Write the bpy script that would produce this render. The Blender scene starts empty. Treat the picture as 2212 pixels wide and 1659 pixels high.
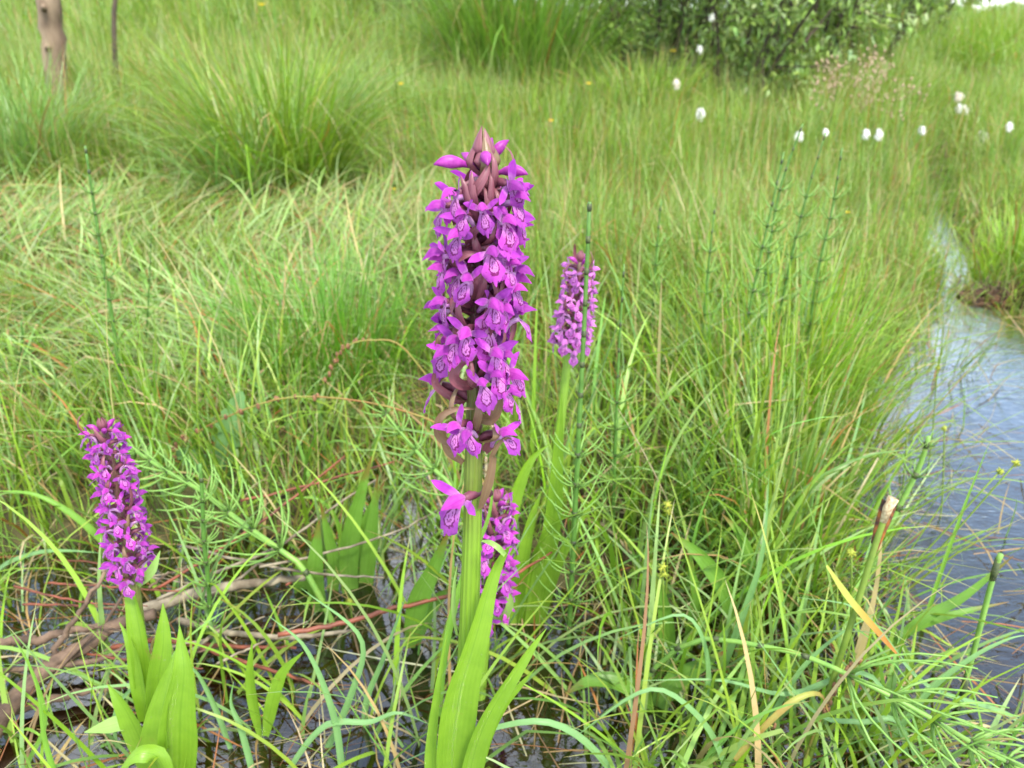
import bpy, math, random
import numpy as np
from mathutils import Vector, Matrix

# ------------------------------------------------------------------ camera, light, exposure
SC = bpy.context.scene
COL = SC.collection
rng = np.random.default_rng(7)
random.seed(7)
W_, H_, F_ = 1024, 768, 788.0
PITCH = math.radians(25.15)
CAMZ = 0.5
cd = bpy.data.cameras.new('camera'); cam = bpy.data.objects.new('camera', cd); COL.objects.link(cam)
cam.location = (0, 0, CAMZ); cam.rotation_euler = (math.pi/2 - PITCH, 0, 0)
cd.sensor_width = 36.0; cd.lens = F_/W_*36.0
cd.clip_start = 0.02; cd.clip_end = 5000
cd.dof.use_dof = True; cd.dof.focus_distance = 0.385; cd.dof.aperture_fstop = 14.0
SC.camera = cam

SUN_EL, SUN_AZ = math.radians(57), math.radians(150)   # azimuth from +Y clockwise (to +X): behind the camera on the right
world = bpy.data.worlds.new('World'); SC.world = world; world.use_nodes = True
wn, wl = world.node_tree.nodes, world.node_tree.links
wn.clear()
sky = wn.new('ShaderNodeTexSky'); sky.sky_type = 'NISHITA'; sky.sun_disc = False
sky.sun_elevation = SUN_EL; sky.sun_rotation = SUN_AZ; sky.dust_density = .7; sky.ozone_density = .8; sky.air_density = 1.0
tc = wn.new('ShaderNodeTexCoord')
cn = wn.new('ShaderNodeTexNoise'); cn.inputs['Scale'].default_value = 2.6; cn.inputs['Detail'].default_value = 7; cn.inputs['Roughness'].default_value = .58
cr = wn.new('ShaderNodeMapRange'); cr.inputs[1].default_value = .43; cr.inputs[2].default_value = .58; cr.inputs[3].default_value = .16; cr.inputs[4].default_value = .85
mx = wn.new('ShaderNodeMix'); mx.data_type = 'RGBA'
mx.inputs[7].default_value = (10.5, 10.8, 11.0, 1)
bg = wn.new('ShaderNodeBackground'); bg.inputs[1].default_value = .135
wo = wn.new('ShaderNodeOutputWorld')
wl.new(tc.outputs['Generated'], cn.inputs['Vector']); wl.new(cn.outputs[0], cr.inputs[0]); wl.new(cr.outputs[0], mx.inputs[0])
tn = wn.new('ShaderNodeMix'); tn.data_type = 'RGBA'; tn.blend_type = 'MULTIPLY'; tn.inputs[0].default_value = 1; tn.inputs[7].default_value = (.72, 1.04, 1.18, 1); wl.new(sky.outputs[0], tn.inputs[6]); wl.new(tn.outputs[2], mx.inputs[6]); wl.new(mx.outputs[2], bg.inputs[0]); wl.new(bg.outputs[0], wo.inputs[0])
sl = bpy.data.lights.new('sun', 'SUN'); sl.energy = 3.0; sl.angle = math.radians(11); sl.color = (1, .93, .80)
so = bpy.data.objects.new('sun', sl); COL.objects.link(so)
sdir = Vector((math.sin(SUN_AZ)*math.cos(SUN_EL), math.cos(SUN_AZ)*math.cos(SUN_EL), math.sin(SUN_EL)))
so.rotation_euler = (-sdir).to_track_quat('-Z', 'Y').to_euler(); so.location = (2, -3, 5)
SC.view_settings.view_transform = 'Standard'; SC.view_settings.look = 'None'
SC.view_settings.exposure = 1.34; SC.view_settings.gamma = 1.0
SC.cycles.use_denoising = True; SC.cycles.max_bounces = 8; SC.cycles.transparent_max_bounces = 16

# ------------------------------------------------------------------ helpers
CP, SP = math.cos(PITCH), math.sin(PITCH)
def ray(px, py):
    a, b = (px-512)/F_, (384-py)/F_
    return np.array([a, CP + b*SP, -SP + b*CP])
def at(px, py, Y):
    d = ray(px, py); t = Y/d[1]
    return np.array([0, 0, CAMZ]) + d*t
K = 1024/2212.0
def q(x, y, Y): return at(x*K, y*K, Y)                    # a point read off the photograph at a chosen distance
def qg(x, y, z=0.02):                                      # ... at a chosen height
    d = ray(x*K, y*K); t = (z-CAMZ)/d[2]
    return np.array([0, 0, CAMZ]) + d*t
def c3(cx, cy, Y): return at((1250+.6018*cx)*.31373, (1450+.6018*cy)*.31373, Y)
def nrm(v): v = np.asarray(v, float); return v/np.maximum(np.linalg.norm(v, axis=-1, keepdims=True), 1e-9)
def spline(pts, n):
    P = np.asarray(pts, float)
    if len(P) == 2: 
        t = np.linspace(0, 1, n)[:, None]; return P[0]*(1-t)+P[1]*t
    seg = np.linalg.norm(np.diff(P, axis=0), axis=1)**.5; k = np.concatenate([[0], np.cumsum(seg)])
    Q = np.vstack([2*P[0]-P[1], P, 2*P[-1]-P[-2]]); kk = np.concatenate([[-seg[0]], k, [k[-1]+seg[-1]]])
    out = []
    for t in np.linspace(0, k[-1], n):
        i = min(max(np.searchsorted(k, t, side='right')-1, 0), len(P)-2)
        u = (t-k[i])/(k[i+1]-k[i]); p0, p1, p2, p3 = Q[i:i+4]
        m1 = (p2-p0)/(kk[i+2]-kk[i])*(k[i+1]-k[i]); m2 = (p3-p1)/(kk[i+3]-kk[i+1])*(k[i+1]-k[i])
        out.append((2*u**3-3*u**2+1)*p1+(u**3-2*u**2+u)*m1+(-2*u**3+3*u**2)*p2+(u**3-u**2)*m2)
    return np.array(out)
def interp(vals, n):
    v = np.asarray(vals, float); return np.interp(np.linspace(0, 1, n), np.linspace(0, 1, len(v)), v)

class MB:
    def __init__(s): s.v = []; s.f = []; s.uv = []; s.m = []; s.n = 0
    def add(s, V, F, UV=None, mat=0):
        V = np.asarray(V, float); s.v.append(V)
        s.uv.append(np.zeros((len(V), 2)) if UV is None else np.asarray(UV, float))
        for f in F: s.f.append(tuple(i+s.n for i in f)); s.m.append(mat)
        s.n += len(V); return s
    def tube(s, path, rad, sides=6, mat=0, cap=True):
        P = np.asarray(path, float); n = len(P); R = interp(rad, n) if np.ndim(rad) else np.full(n, rad)
        T = nrm(np.gradient(P, axis=0)); ref = np.array([0, 0, 1.]) if abs(T[0][2]) < .9 else np.array([1., 0, 0])
        V = []; UV = []; A = nrm(np.cross(T[0], ref))
        L = np.concatenate([[0], np.cumsum(np.linalg.norm(np.diff(P, axis=0), axis=1))])
        for i in range(n):
            A = nrm(A - T[i]*np.dot(A, T[i])); B = np.cross(T[i], A)
            for k in range(sides):
                a = 2*math.pi*k/sides
                V.append(P[i]+R[i]*(math.cos(a)*A+math.sin(a)*B)); UV.append((k/sides, L[i]))
        F = []
        for i in range(n-1):
            for k in range(sides):
                k2 = (k+1) % sides
                F.append((i*sides+k, i*sides+k2, (i+1)*sides+k2, (i+1)*sides+k))
        if cap: F.append(tuple(range(sides))[::-1]); F.append(tuple(range((n-1)*sides, n*sides)))
        return s.add(V, F, UV, mat)
    def ribbon(s, path, width, hint, cup=0., cols=5, mat=0, wave=0., seed=0):
        P = np.asarray(path, float); n = len(P); Wd = interp(width, n); C = interp(cup, n) if np.ndim(cup) else np.full(n, cup)
        T = nrm(np.gradient(P, axis=0)); Hn = np.asarray(hint, float)
        if Hn.ndim == 1: Hn = np.tile(Hn, (n, 1))
        elif len(Hn) != n: Hn = np.stack([interp(Hn[:, j], n) for j in range(3)], 1)
        S = nrm(np.cross(T, Hn)); N = np.cross(S, T)
        V = []; UV = []
        for i in range(n):
            for j in range(cols):
                u = -1+2*j/(cols-1); t = i/(n-1)
                wv = wave*math.sin(9*t+seed+u*2)*Wd[i]*abs(u)
                V.append(P[i]+S[i]*u*Wd[i]/2+N[i]*(C[i]*u*u*Wd[i]/2+wv)); UV.append((u*.5+.5, t))
        F = [(i*cols+j, i*cols+j+1, (i+1)*cols+j+1, (i+1)*cols+j) for i in range(n-1) for j in range(cols-1)]
        return s.add(V, F, UV, mat)
    def blob(s, c, r, seg=8, ring=6, mat=0, axis=None, jitter=0, rg=None):
        c = np.asarray(c, float); r = np.asarray(r if np.ndim(r) else (r,)*3, float); V = []; F = []
        for i in range(ring+1):
            th = math.pi*i/ring
            for k in range(seg):
                a = 2*math.pi*k/seg
                p = np.array([math.sin(th)*math.cos(a), math.sin(th)*math.sin(a), math.cos(th)])
                if jitter: p *= 1+jitter*random.uniform(-1, 1)
                V.append(p*r)
        V = np.array(V)
        if axis is not None: V = V @ np.asarray(axis, float).T
        for i in range(ring):
            for k in range(seg): F.append((i*seg+k, (i+1)*seg+k, (i+1)*seg+(k+1) % seg, i*seg+(k+1) % seg))
        return s.add(V+c, F, None, mat)
    def mesh(s, name, mats, smooth=True):
        me = bpy.data.meshes.new(name); V = np.vstack(s.v)
        me.from_pydata(V.tolist(), [], s.f)
        uvl = me.uv_layers.new(name='UVMap'); UV = np.vstack(s.uv)
        li = np.empty(len(me.loops), np.int32); me.loops.foreach_get('vertex_index', li)
        uvl.data.foreach_set('uv', UV[li].ravel())
        for m in (mats if isinstance(mats, (list, tuple)) else [mats]): me.materials.append(m)
        me.polygons.foreach_set('material_index', s.m); me.polygons.foreach_set('use_smooth', [smooth]*len(me.polygons))
        me.update(); return me
    def build(s, name, mats, parent=None, smooth=True, origin=None):
        if parent is not None and origin is None: o_ = np.array(parent.matrix_world.translation) if parent.parent is None else 0
        elif origin is not None: o_ = np.asarray(origin, float)
        else: o_ = 0
        s.v = [v-o_ for v in s.v]
        ob = bpy.data.objects.new(name, s.mesh(name, mats, smooth)); COL.objects.link(ob)
        if parent is not None: ob.parent = parent
        elif origin is not None: ob.location = origin
        return ob
def tag(o, label=None, cat=None, group=None, kind=None):
    if label: o['label'] = label
    if cat: o['category'] = cat
    if group: o['group'] = group
    if kind: o['kind'] = kind
    return o
def thing(name, loc, label, cat, group=None):
    o = bpy.data.objects.new(name, None); COL.objects.link(o); o.location = Vector([float(c) for c in loc]); o.empty_display_size = .02
    o.matrix_world = Matrix.Translation(o.location)
    return tag(o, label, cat, group)

# ------------------------------------------------------------------ materials
def newmat(name):
    m = bpy.data.materials.new(name); m.use_nodes = True; m.node_tree.nodes.clear(); return m, m.node_tree.nodes, m.node_tree.links
def mixc(n, l, fac, a, b, bt='MIX'):
    k = n.new('ShaderNodeMix'); k.data_type = 'RGBA'; k.blend_type = bt
    for s_, v in ((k.inputs[0], fac), (k.inputs[6], a), (k.inputs[7], b)):
        if hasattr(v, 'links'): l.new(v, s_)
        elif isinstance(v, (int, float)): s_.default_value = v
        else: s_.default_value = (*v, 1)
    return k.outputs[2]
def math_(n, l, op, a, b=0.):
    k = n.new('ShaderNodeMath'); k.operation = op
    for s_, v in ((k.inputs[0], a), (k.inputs[1], b)):
        if hasattr(v, 'links'): l.new(v, s_)
        else: s_.default_value = v
    return k.outputs[0]
def ramp(n, l, fac, lo, hi, a=0., b=1.):
    k = n.new('ShaderNodeMapRange'); l.new(fac, k.inputs[0])
    for i, v in zip((1, 2, 3, 4), (lo, hi, a, b)): k.inputs[i].default_value = v
    return k.outputs[0]
def noise(n, l, scale, detail=3, vec=None, rough=.55):
    k = n.new('ShaderNodeTexNoise'); k.inputs['Scale'].default_value = scale; k.inputs['Detail'].default_value = detail; k.inputs['Roughness'].default_value = rough
    if vec is None: vec = n.new('ShaderNodeTexCoord').outputs['Object']
    l.new(vec, k.inputs['Vector']); return k.outputs[0]
def finish(m, n, l, col, rough=.5, transl=0., tcol=None, spec=.4, bump=None, bstr=.3, bdist=.001, sheen=0):
    p = n.new('ShaderNodeBsdfPrincipled'); o = n.new('ShaderNodeOutputMaterial')
    if hasattr(col, 'links'): l.new(col, p.inputs['Base Color'])
    else: p.inputs['Base Color'].default_value = (*col, 1)
    p.inputs['Roughness'].default_value = rough; p.inputs['Specular IOR Level'].default_value = spec
    if sheen: p.inputs['Sheen Weight'].default_value = sheen
    if bump is not None:
        b = n.new('ShaderNodeBump'); b.inputs['Strength'].default_value = bstr; b.inputs['Distance'].default_value = bdist
        l.new(bump, b.inputs['Height']); l.new(b.outputs[0], p.inputs['Normal'])
    out = p.outputs[0]
    if transl:
        t = n.new('ShaderNodeBsdfTranslucent')
        tc_ = tcol if tcol is not None else col
        if hasattr(tc_, 'links'): l.new(tc_, t.inputs[0])
        else: t.inputs[0].default_value = (*tc_, 1)
        ms = n.new('ShaderNodeMixShader'); ms.inputs[0].default_value = transl
        l.new(p.outputs[0], ms.inputs[1]); l.new(t.outputs[0], ms.inputs[2]); out = ms.outputs[0]
    l.new(out, o.inputs[0]); return m
def uvnodes(n, l):
    u = n.new('ShaderNodeUVMap'); s = n.new('ShaderNodeSeparateXYZ'); l.new(u.outputs[0], s.inputs[0]); return u.outputs[0], s.outputs[0], s.outputs[1]

def grass_mat():
    m, n, l = newmat('grass_blade'); a = n.new('ShaderNodeAttribute'); a.attribute_name = 'Col'
    t = mixc(n, l, 1., a.outputs[0], (1.25, 1.25, .7), 'MULTIPLY')
    return finish(m, n, l, a.outputs[0], .42, .38, t, .45)
def leaf_mat(name, base, dark, transl=.3, stripes=26., rough=.38, tip=None):
    m, n, l = newmat(name); uv, u, v = uvnodes(n, l)
    w = math_(n, l, 'SINE', math_(n, l, 'MULTIPLY', u, stripes*2)); st = ramp(n, l, w, -1, 1, 0, .10)
    ns = noise(n, l, 90, 4)
    mid = ramp(n, l, math_(n, l, 'ABSOLUTE', math_(n, l, 'SUBTRACT', u, .5)), 0, .05, .55, 0)
    f = math_(n, l, 'MAXIMUM', st, mid)
    c = mixc(n, l, f, base, dark); c = mixc(n, l, ramp(n, l, ns, .35, .75, 0, .45), c, dark)
    spots = ramp(n, l, noise(n, l, 420, 2), .69, .74, 0, .5)
    c = mixc(n, l, spots, c, tuple(min(1, x*.6+.12) for x in base))
    wear = ramp(n, l, noise(n, l, 38, 5), .66, .72, 0, .55); c = mixc(n, l, wear, c, (.22, .20, .05))
    if tip is not None:
        c = mixc(n, l, ramp(n, l, math_(n, l, 'ADD', v, math_(n, l, 'MULTIPLY', ns, .25)), .93, 1.12), c, tip)
    t = mixc(n, l, 1., c, (1.3, 1.25, .6), 'MULTIPLY')
    hb = math_(n, l, 'ADD', w, math_(n, l, 'MULTIPLY', ns, 2.))
    return finish(m, n, l, c, rough, transl, t, .45, hb, .12, .0006)
def petal_mat(name, base, pale, deep, lip=False):
    m, n, l = newmat(name); uv, u, v = uvnodes(n, l)
    oi = n.new('ShaderNodeObjectInfo')
    tcn = n.new('ShaderNodeTexCoord')
    ns = noise(n, l, 350, 3, tcn.outputs['Object'])
    c = mixc(n, l, ramp(n, l, ns, .35, .7, 0, .65), base, deep)
    c = mixc(n, l, ramp(n, l, math_(n, l, 'ADD', v, math_(n, l, 'MULTIPLY', math_(n, l, 'SUBTRACT', ns, .5), .35)), 0, .42, .95, 0), c, pale)
    if not lip:
        seam = ramp(n, l, math_(n, l, 'ABSOLUTE', math_(n, l, 'SUBTRACT', math_(n, l, 'ABSOLUTE', math_(n, l, 'SUBTRACT', u, .5)), .24)), 0, .05, .55, 0)
        c = mixc(n, l, seam, c, deep)
        vein = ramp(n, l, math_(n, l, 'SINE', math_(n, l, 'MULTIPLY', u, 70)), .2, 1, 0, .22); c = mixc(n, l, vein, c, deep)
    else:
        # loop lines and dots of the lip, each flower its own wobble
        of = n.new('ShaderNodeCombineXYZ'); l.new(math_(n, l, 'MULTIPLY', oi.outputs['Random'], 37.), of.inputs[0])
        va = n.new('ShaderNodeVectorMath'); va.operation = 'ADD'; l.new(uv, va.inputs[0]); l.new(of.outputs[0], va.inputs[1])
        wob = math_(n, l, 'MULTIPLY', math_(n, l, 'SUBTRACT', noise(n, l, 7, 2, va.outputs[0]), .5), .95)
        x = math_(n, l, 'DIVIDE', math_(n, l, 'SUBTRACT', u, .5), .235); y = math_(n, l, 'DIVIDE', math_(n, l, 'SUBTRACT', v, .43), .31)
        r = math_(n, l, 'SQRT', math_(n, l, 'ADD', math_(n, l, 'MULTIPLY', x, x), math_(n, l, 'MULTIPLY', y, y)))
        r = math_(n, l, 'ADD', r, wob)
        c = mixc(n, l, ramp(n, l, r, .8, 1.0, .62, 0), c, (.55, .22, .52))
        ring = ramp(n, l, math_(n, l, 'ABSOLUTE', math_(n, l, 'SUBTRACT', r, 1.)), .09, .17, 1, 0)
        ring2 = math_(n, l, 'MULTIPLY', ramp(n, l, math_(n, l, 'ABSOLUTE', math_(n, l, 'SUBTRACT', r, .40)), .08, .16, .9, 0), ramp(n, l, noise(n, l, 13, 1, va.outputs[0]), .44, .5))
        vo = n.new('ShaderNodeTexVoronoi'); vo.inputs['Scale'].default_value = 8; l.new(va.outputs[0], vo.inputs['Vector'])
        dots = math_(n, l, 'MULTIPLY', ramp(n, l, vo.outputs[0], .14, .24, 1, 0), ramp(n, l, noise(n, l, 4, 1, va.outputs[0]), .46, .5))
        pat = math_(n, l, 'MAXIMUM', math_(n, l, 'MAXIMUM', ring, ring2), dots)
        c = mixc(n, l, math_(n, l, 'MULTIPLY', pat, .92), c, (.13, .002, .085))
    hsv = n.new('ShaderNodeHueSaturation'); l.new(c, hsv.inputs['Color'])
    l.new(ramp(n, l, oi.outputs['Random'], 0, 1, .480, .516), hsv.inputs['Hue']); l.new(ramp(n, l, oi.outputs['Random'], 0, 1, .72, 1.18), hsv.inputs['Value'])
    c = hsv.outputs[0]
    t = mixc(n, l, 1., c, (1.1, .8, 1.15), 'MULTIPLY')
    return finish(m, n, l, c, .6, .40, t, .22, ns, .5, .0006, .2)
def simple_mat(name, a, b, scale=60, rough=.6, transl=0., spec=.35, bump=.4, bd=.001, lo=.35, hi=.65, stretch=None):
    m, n, l = newmat(name)
    vec = n.new('ShaderNodeTexCoord').outputs['Object']
    if stretch:
        mp = n.new('ShaderNodeMapping'); mp.inputs['Scale'].default_value = stretch; l.new(vec, mp.inputs[0]); vec = mp.outputs[0]
    ns = noise(n, l, scale, 4, vec); c = mixc(n, l, ramp(n, l, ns, lo, hi), a, b)
    return finish(m, n, l, c, rough, transl, None, spec, ns, bump, bd)
def stem_mat(name, low, high, z0, z1, ridge=14):
    m, n, l = newmat(name); uv, u, v = uvnodes(n, l)
    w = math_(n, l, 'SINE', math_(n, l, 'MULTIPLY', u, ridge*6.2832)); ns = noise(n, l, 120, 3)
    f = ramp(n, l, math_(n, l, 'ADD', v, math_(n, l, 'MULTIPLY', math_(n, l, 'SUBTRACT', ns, .5), .06)), z0, z1)
    c = mixc(n, l, f, low, high); c = mixc(n, l, ramp(n, l, w, -.2, 1, 0, .35), c, tuple(x*.55 for x in low))
    return finish(m, n, l, c, .42, .12, c, .45, w, .35, .0006)

M = {}
M['grass'] = grass_mat()
M['leaf'] = leaf_mat('orchid_leaf', (.185, .33, .026), (.10, .22, .013), .34)
M['leaf_marsh'] = leaf_mat('marsh_leaf', (.13, .27, .035), (.08, .18, .018), .3, 14, .4, (.16, .07, .02))
M['leaf_pale'] = leaf_mat('pale_leaf', (.24, .38, .10), (.16, .28, .05), .3)
M['thistle'] = leaf_mat('thistle_leaf', (.14, .27, .10), (.10, .21, .06), .25, 5)
M['bract'] = leaf_mat('orchid_bract', (.20, .065, .085), (.11, .028, .05), .16, 16, .42)
M['bract_green'] = leaf_mat('lower_bract', (.19, .13, .065), (.13, .045, .05), .22, 12, .42)
M['hood'] = petal_mat('orchid_hood', (.41, .045, .39), (.52, .16, .47), (.27, .014, .27))
M['sepal'] = petal_mat('orchid_sepal', (.40, .05, .43), (.62, .33, .62), (.27, .018, .33))
M['lip'] = petal_mat('orchid_lip', (.42, .058, .42), (.60, .33, .56), (.30, .025, .36), True)
M['bud'] = simple_mat('orchid_bud', (.42, .055, .36), (.24, .018, .22), 170, .45, .2, .35, .4, .0006, .35, .6)
M['hood_pale'] = petal_mat('pale_orchid_hood', (.56, .18, .52), (.62, .34, .58), (.44, .09, .40))
M['sepal_pale'] = petal_mat('pale_orchid_sepal', (.56, .20, .54), (.62, .38, .60), (.46, .11, .44))
M['lip_pale'] = petal_mat('pale_orchid_lip', (.50, .13, .48), (.58, .34, .54), (.42, .08, .42), True)
M['spur'] = simple_mat('orchid_spur', (.45, .13, .46), (.60, .36, .60), 200, .5, .3)
M['ovary'] = simple_mat('orchid_ovary', (.16, .045, .075), (.09, .018, .04), 220, .5, .1)
M['stem_main'] = stem_mat('orchid_stem', (.17, .30, .022), (.085, .020, .034), .235, .37)
M['stem_small'] = stem_mat('small_orchid_stem', (.17, .31, .025), (.13, .05, .05), .13, .24)
M['stem_back'] = stem_mat('back_orchid_stem', (.17, .30, .03), (.14, .07, .06), .30, .37)
M['ht_stem'] = simple_mat('horsetail_stem', (.06, .145, .022), (.09, .20, .035), 90, .4, .1)
M['ht_pale'] = simple_mat('horsetail_stem_pale', (.19, .33, .06), (.13, .27, .05), 90, .4, .15)
M['ht_branch'] = simple_mat('horsetail_branch', (.15, .31, .055), (.22, .37, .09), 260, .45, .2)
M['sheath'] = simple_mat('horsetail_sheath', (.02, .03, .012), (.06, .08, .02), 300, .5)
M['twig'] = simple_mat('twig_bark', (.165, .108, .075), (.055, .036, .026), 60, .75, 0, .2, .8, .003, .38, .62)
M['twig_pale'] = simple_mat('twig_bark_pale', (.27, .23, .165), (.11, .085, .06), 70, .75, 0, .2, .8, .003)
M['twig_red'] = simple_mat('twig_red', (.23, .065, .035), (.10, .034, .022), 40, .5, 0, .35, .4)
M['post'] = simple_mat('post_wood', (.30, .22, .15), (.085, .05, .035), 9, .8, 0, .2, 1., .01, .36, .62, (1, 1, .35))
M['cotton'] = simple_mat('cotton_tuft', (.86, .85, .82), (.72, .70, .66), 160, .9, .3, .1, .6, .004)
M['cotton_old'] = simple_mat('cotton_tuft_old', (.55, .45, .36), (.76, .71, .64), 90, .9, .3, .1, .6, .004)
M['seed'] = simple_mat('seed_brown', (.22, .11, .05), (.09, .04, .02), 300, .7)
M['spikelet'] = simple_mat('pink_spikelet', (.42, .26, .18), (.50, .38, .27), 60, .7, .2)
M['sedge_head'] = simple_mat('sedge_head', (.34, .36, .04), (.22, .28, .03), 300, .6, .2)
M['yellow'] = simple_mat('buttercup', (.75, .56, .015), (.65, .45, .01), 60, .4, .25)
M['stalk'] = simple_mat('stalk_green', (.15, .22, .03), (.10, .17, .02), 80, .45, .1)
M['burnt'] = simple_mat('burnt_tip', (.24, .08, .012), (.025, .010, .01), 160, .6)
M['cut_end'] = simple_mat('cut_end', (.48, .42, .26), (.22, .13, .06), 420, .7)
M['beetle'] = simple_mat('beetle_shell', (.006, .005, .012), (.012, .010, .02), 500, .25, 0, .6)
M['bark'] = simple_mat('shrub_bark', (.10, .075, .055), (.045, .034, .027), 22, .8, 0, .2, .8, .004)
def attr_leaf(name):
    m, n, l = newmat(name); a = n.new('ShaderNodeAttribute'); a.attribute_name = 'Col'
    return finish(m, n, l, a.outputs[0], .5, .30, mixc(n, l, 1., a.outputs[0], (1.2, 1.25, .7), 'MULTIPLY'), .35)
M['shrub_leaf'] = attr_leaf('shrub_leaf')
def dead_mat():
    m, n, l = newmat('dead_blade'); uv, u, v = uvnodes(n, l); ns = noise(n, l, 70, 3)
    t = math_(n, l, 'ADD', v, math_(n, l, 'MULTIPLY', math_(n, l, 'SUBTRACT', ns, .5), .25))
    c = mixc(n, l, ramp(n, l, t, .30, .72), (.30, .33, .06), (.36, .15, .025)); c = mixc(n, l, ramp(n, l, t, .88, .97), c, (.03, .014, .012))
    return finish(m, n, l, c, .5, .25, c, .3)
M['dead'] = dead_mat()
def straw_mat():
    m, n, l = newmat('sedge_straw'); uv, u, v = uvnodes(n, l)
    c = mixc(n, l, ramp(n, l, noise(n, l, 30, 3), .35, .65), (.25, .27, .06), (.26, .12, .04)); return finish(m, n, l, c, .5, .15, c, .3)
M['straw'] = straw_mat()

# ------------------------------------------------------------------ terrain
def vnoise(x, y, s, seed=0):
    x = np.asarray(x, float)*s+seed*17.3; y = np.asarray(y, float)*s+seed*9.1
    xi = np.floor(x); yi = np.floor(y); fx = x-xi; fy = y-yi; fx = fx*fx*(3-2*fx); fy = fy*fy*(3-2*fy)
    h = lambda a, b: (np.sin(a*127.1+b*311.7+seed*74.7)*43758.5453) % 1.
    return (h(xi, yi)*(1-fx)+h(xi+1, yi)*fx)*(1-fy)+(h(xi, yi+1)*(1-fx)+h(xi+1, yi+1)*fx)*fy
def sst(a, b, x): t = np.clip((x-a)/(b-a), 0, 1); return t*t*(3-2*t)
SY = np.array([-3, .25, .47, .585, .756, 1.01, 1.196, 1.447, 1.9, 2.735, 3.6, 6, 9, 14, 60])
SX = np.array([.6, .57, .57, .58, .63, .74, .80, .89, 1.05, 1.44, 1.9, 3.2, 4.9, 8, 36])
SW = np.array([.33, .20, .20, .24, .255, .22, .145, .022, -.008, -.012, -.1, -.3, -.3, -.3, -.3])
def stream_d(x, y):                                        # >0 outside the open water, in metres from its edge
    return np.abs(x-np.interp(y, SY, SX)-.05*(vnoise(x, y, 3.1, 4)-.5))-np.interp(y, SY, SW)
def pool(x, y):                                            # shallow standing water among the near plants
    n1 = vnoise(x, y, 5, 3)
    a = 1-sst(.62, .84, y+(n1-.5)*.2)
    b = (1-sst(.86, 1.0, y+(n1-.5)*.16))*(1-sst(-.05, .08, x))*sst(-.30, -.16, x)
    return np.maximum(a, b)
def ground_z(x, y):
    x = np.asarray(x, float); y = np.asarray(y, float)
    d = stream_d(x, y); r = np.hypot(x, y)
    z = .03+.035*(vnoise(x, y, 2.2, 1)-.4)+.012*(vnoise(x, y, 9, 2)-.5)
    z = z+.10*sst(1.0, 3.5, y)*sst(.5, -1.0, x)+.16*sst(3.0, 8, y)*(1-sst(1.5, 5, x-.6*y))+.22*sst(4.5, 9, y)*sst(-.2, -1.5, x)
    z = z+.05*(vnoise(x, y, .7, 5)-.5)*sst(1.2, 3, y)
    side = x-np.interp(y, SY, SX)
    z = z+sst(.25, 2.2, side)*.10*sst(1.5, 3.2, y)+sst(1., 5, side)*.20*sst(3, 8, y)*(.7+.6*vnoise(x, y, .35, 8))
    z = z+.22*sst(8, 18, y)
    p = pool(x, y); z = z*(1-p)+(-.018+.030*(vnoise(x, y, 14, 6)-.55))*p
    e = 1-sst(-.03, .10, d); z = z*(1-e)+(-.07)*e
    return np.where(r > 80, z*0+.42, z)
def grid_mesh(name, U, a, b, cy, mat, zf):
    u = np.linspace(-1, 1, U); X, Y = np.meshgrid(a*np.sinh(b*u), cy+a*np.sinh(b*u)); Z = zf(X, Y)
    V = np.stack([X, Y, Z], -1).reshape(-1, 3)
    i = np.arange(U*U).reshape(U, U); Fq = np.stack([i[:-1, :-1], i[:-1, 1:], i[1:, 1:], i[1:, :-1]], -1).reshape(-1, 4)
    me = bpy.data.meshes.new(name); me.vertices.add(len(V)); me.vertices.foreach_set('co', V.ravel())
    me.loops.add(Fq.size); me.loops.foreach_set('vertex_index', Fq.ravel().astype(np.int32))
    me.polygons.add(len(Fq)); me.polygons.foreach_set('loop_start', np.arange(0, Fq.size, 4, dtype=np.int32))
    me.polygons.foreach_set('use_smooth', np.ones(len(Fq), bool))
    me.update(calc_edges=True); me.validate(); me.materials.append(mat)
    o = bpy.data.objects.new(name, me); COL.objects.link(o); return o
def ground_mat():
    m, n, l = newmat('wet_peat'); ns = noise(n, l, 26, 6); nb = noise(n, l, 3, 3); nf = noise(n, l, 160, 3)
    c = mixc(n, l, ramp(n, l, ns, .35, .65), (.026, .017, .008), (.075, .055, .022)); c = mixc(n, l, ramp(n, l, nb, .4, .65, 0, .6), c, (.055, .075, .02))
    c = mixc(n, l, ramp(n, l, nf, .62, .7, 0, .7), c, (.16, .11, .05))
    return finish(m, n, l, c, .75, 0, None, .25, ns, .8, .01)
tag(grid_mesh('ground', 261, .22, 9.6, .7, ground_mat(), ground_z), 'dark wet peat under the meadow grass', kind='structure')
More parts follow.
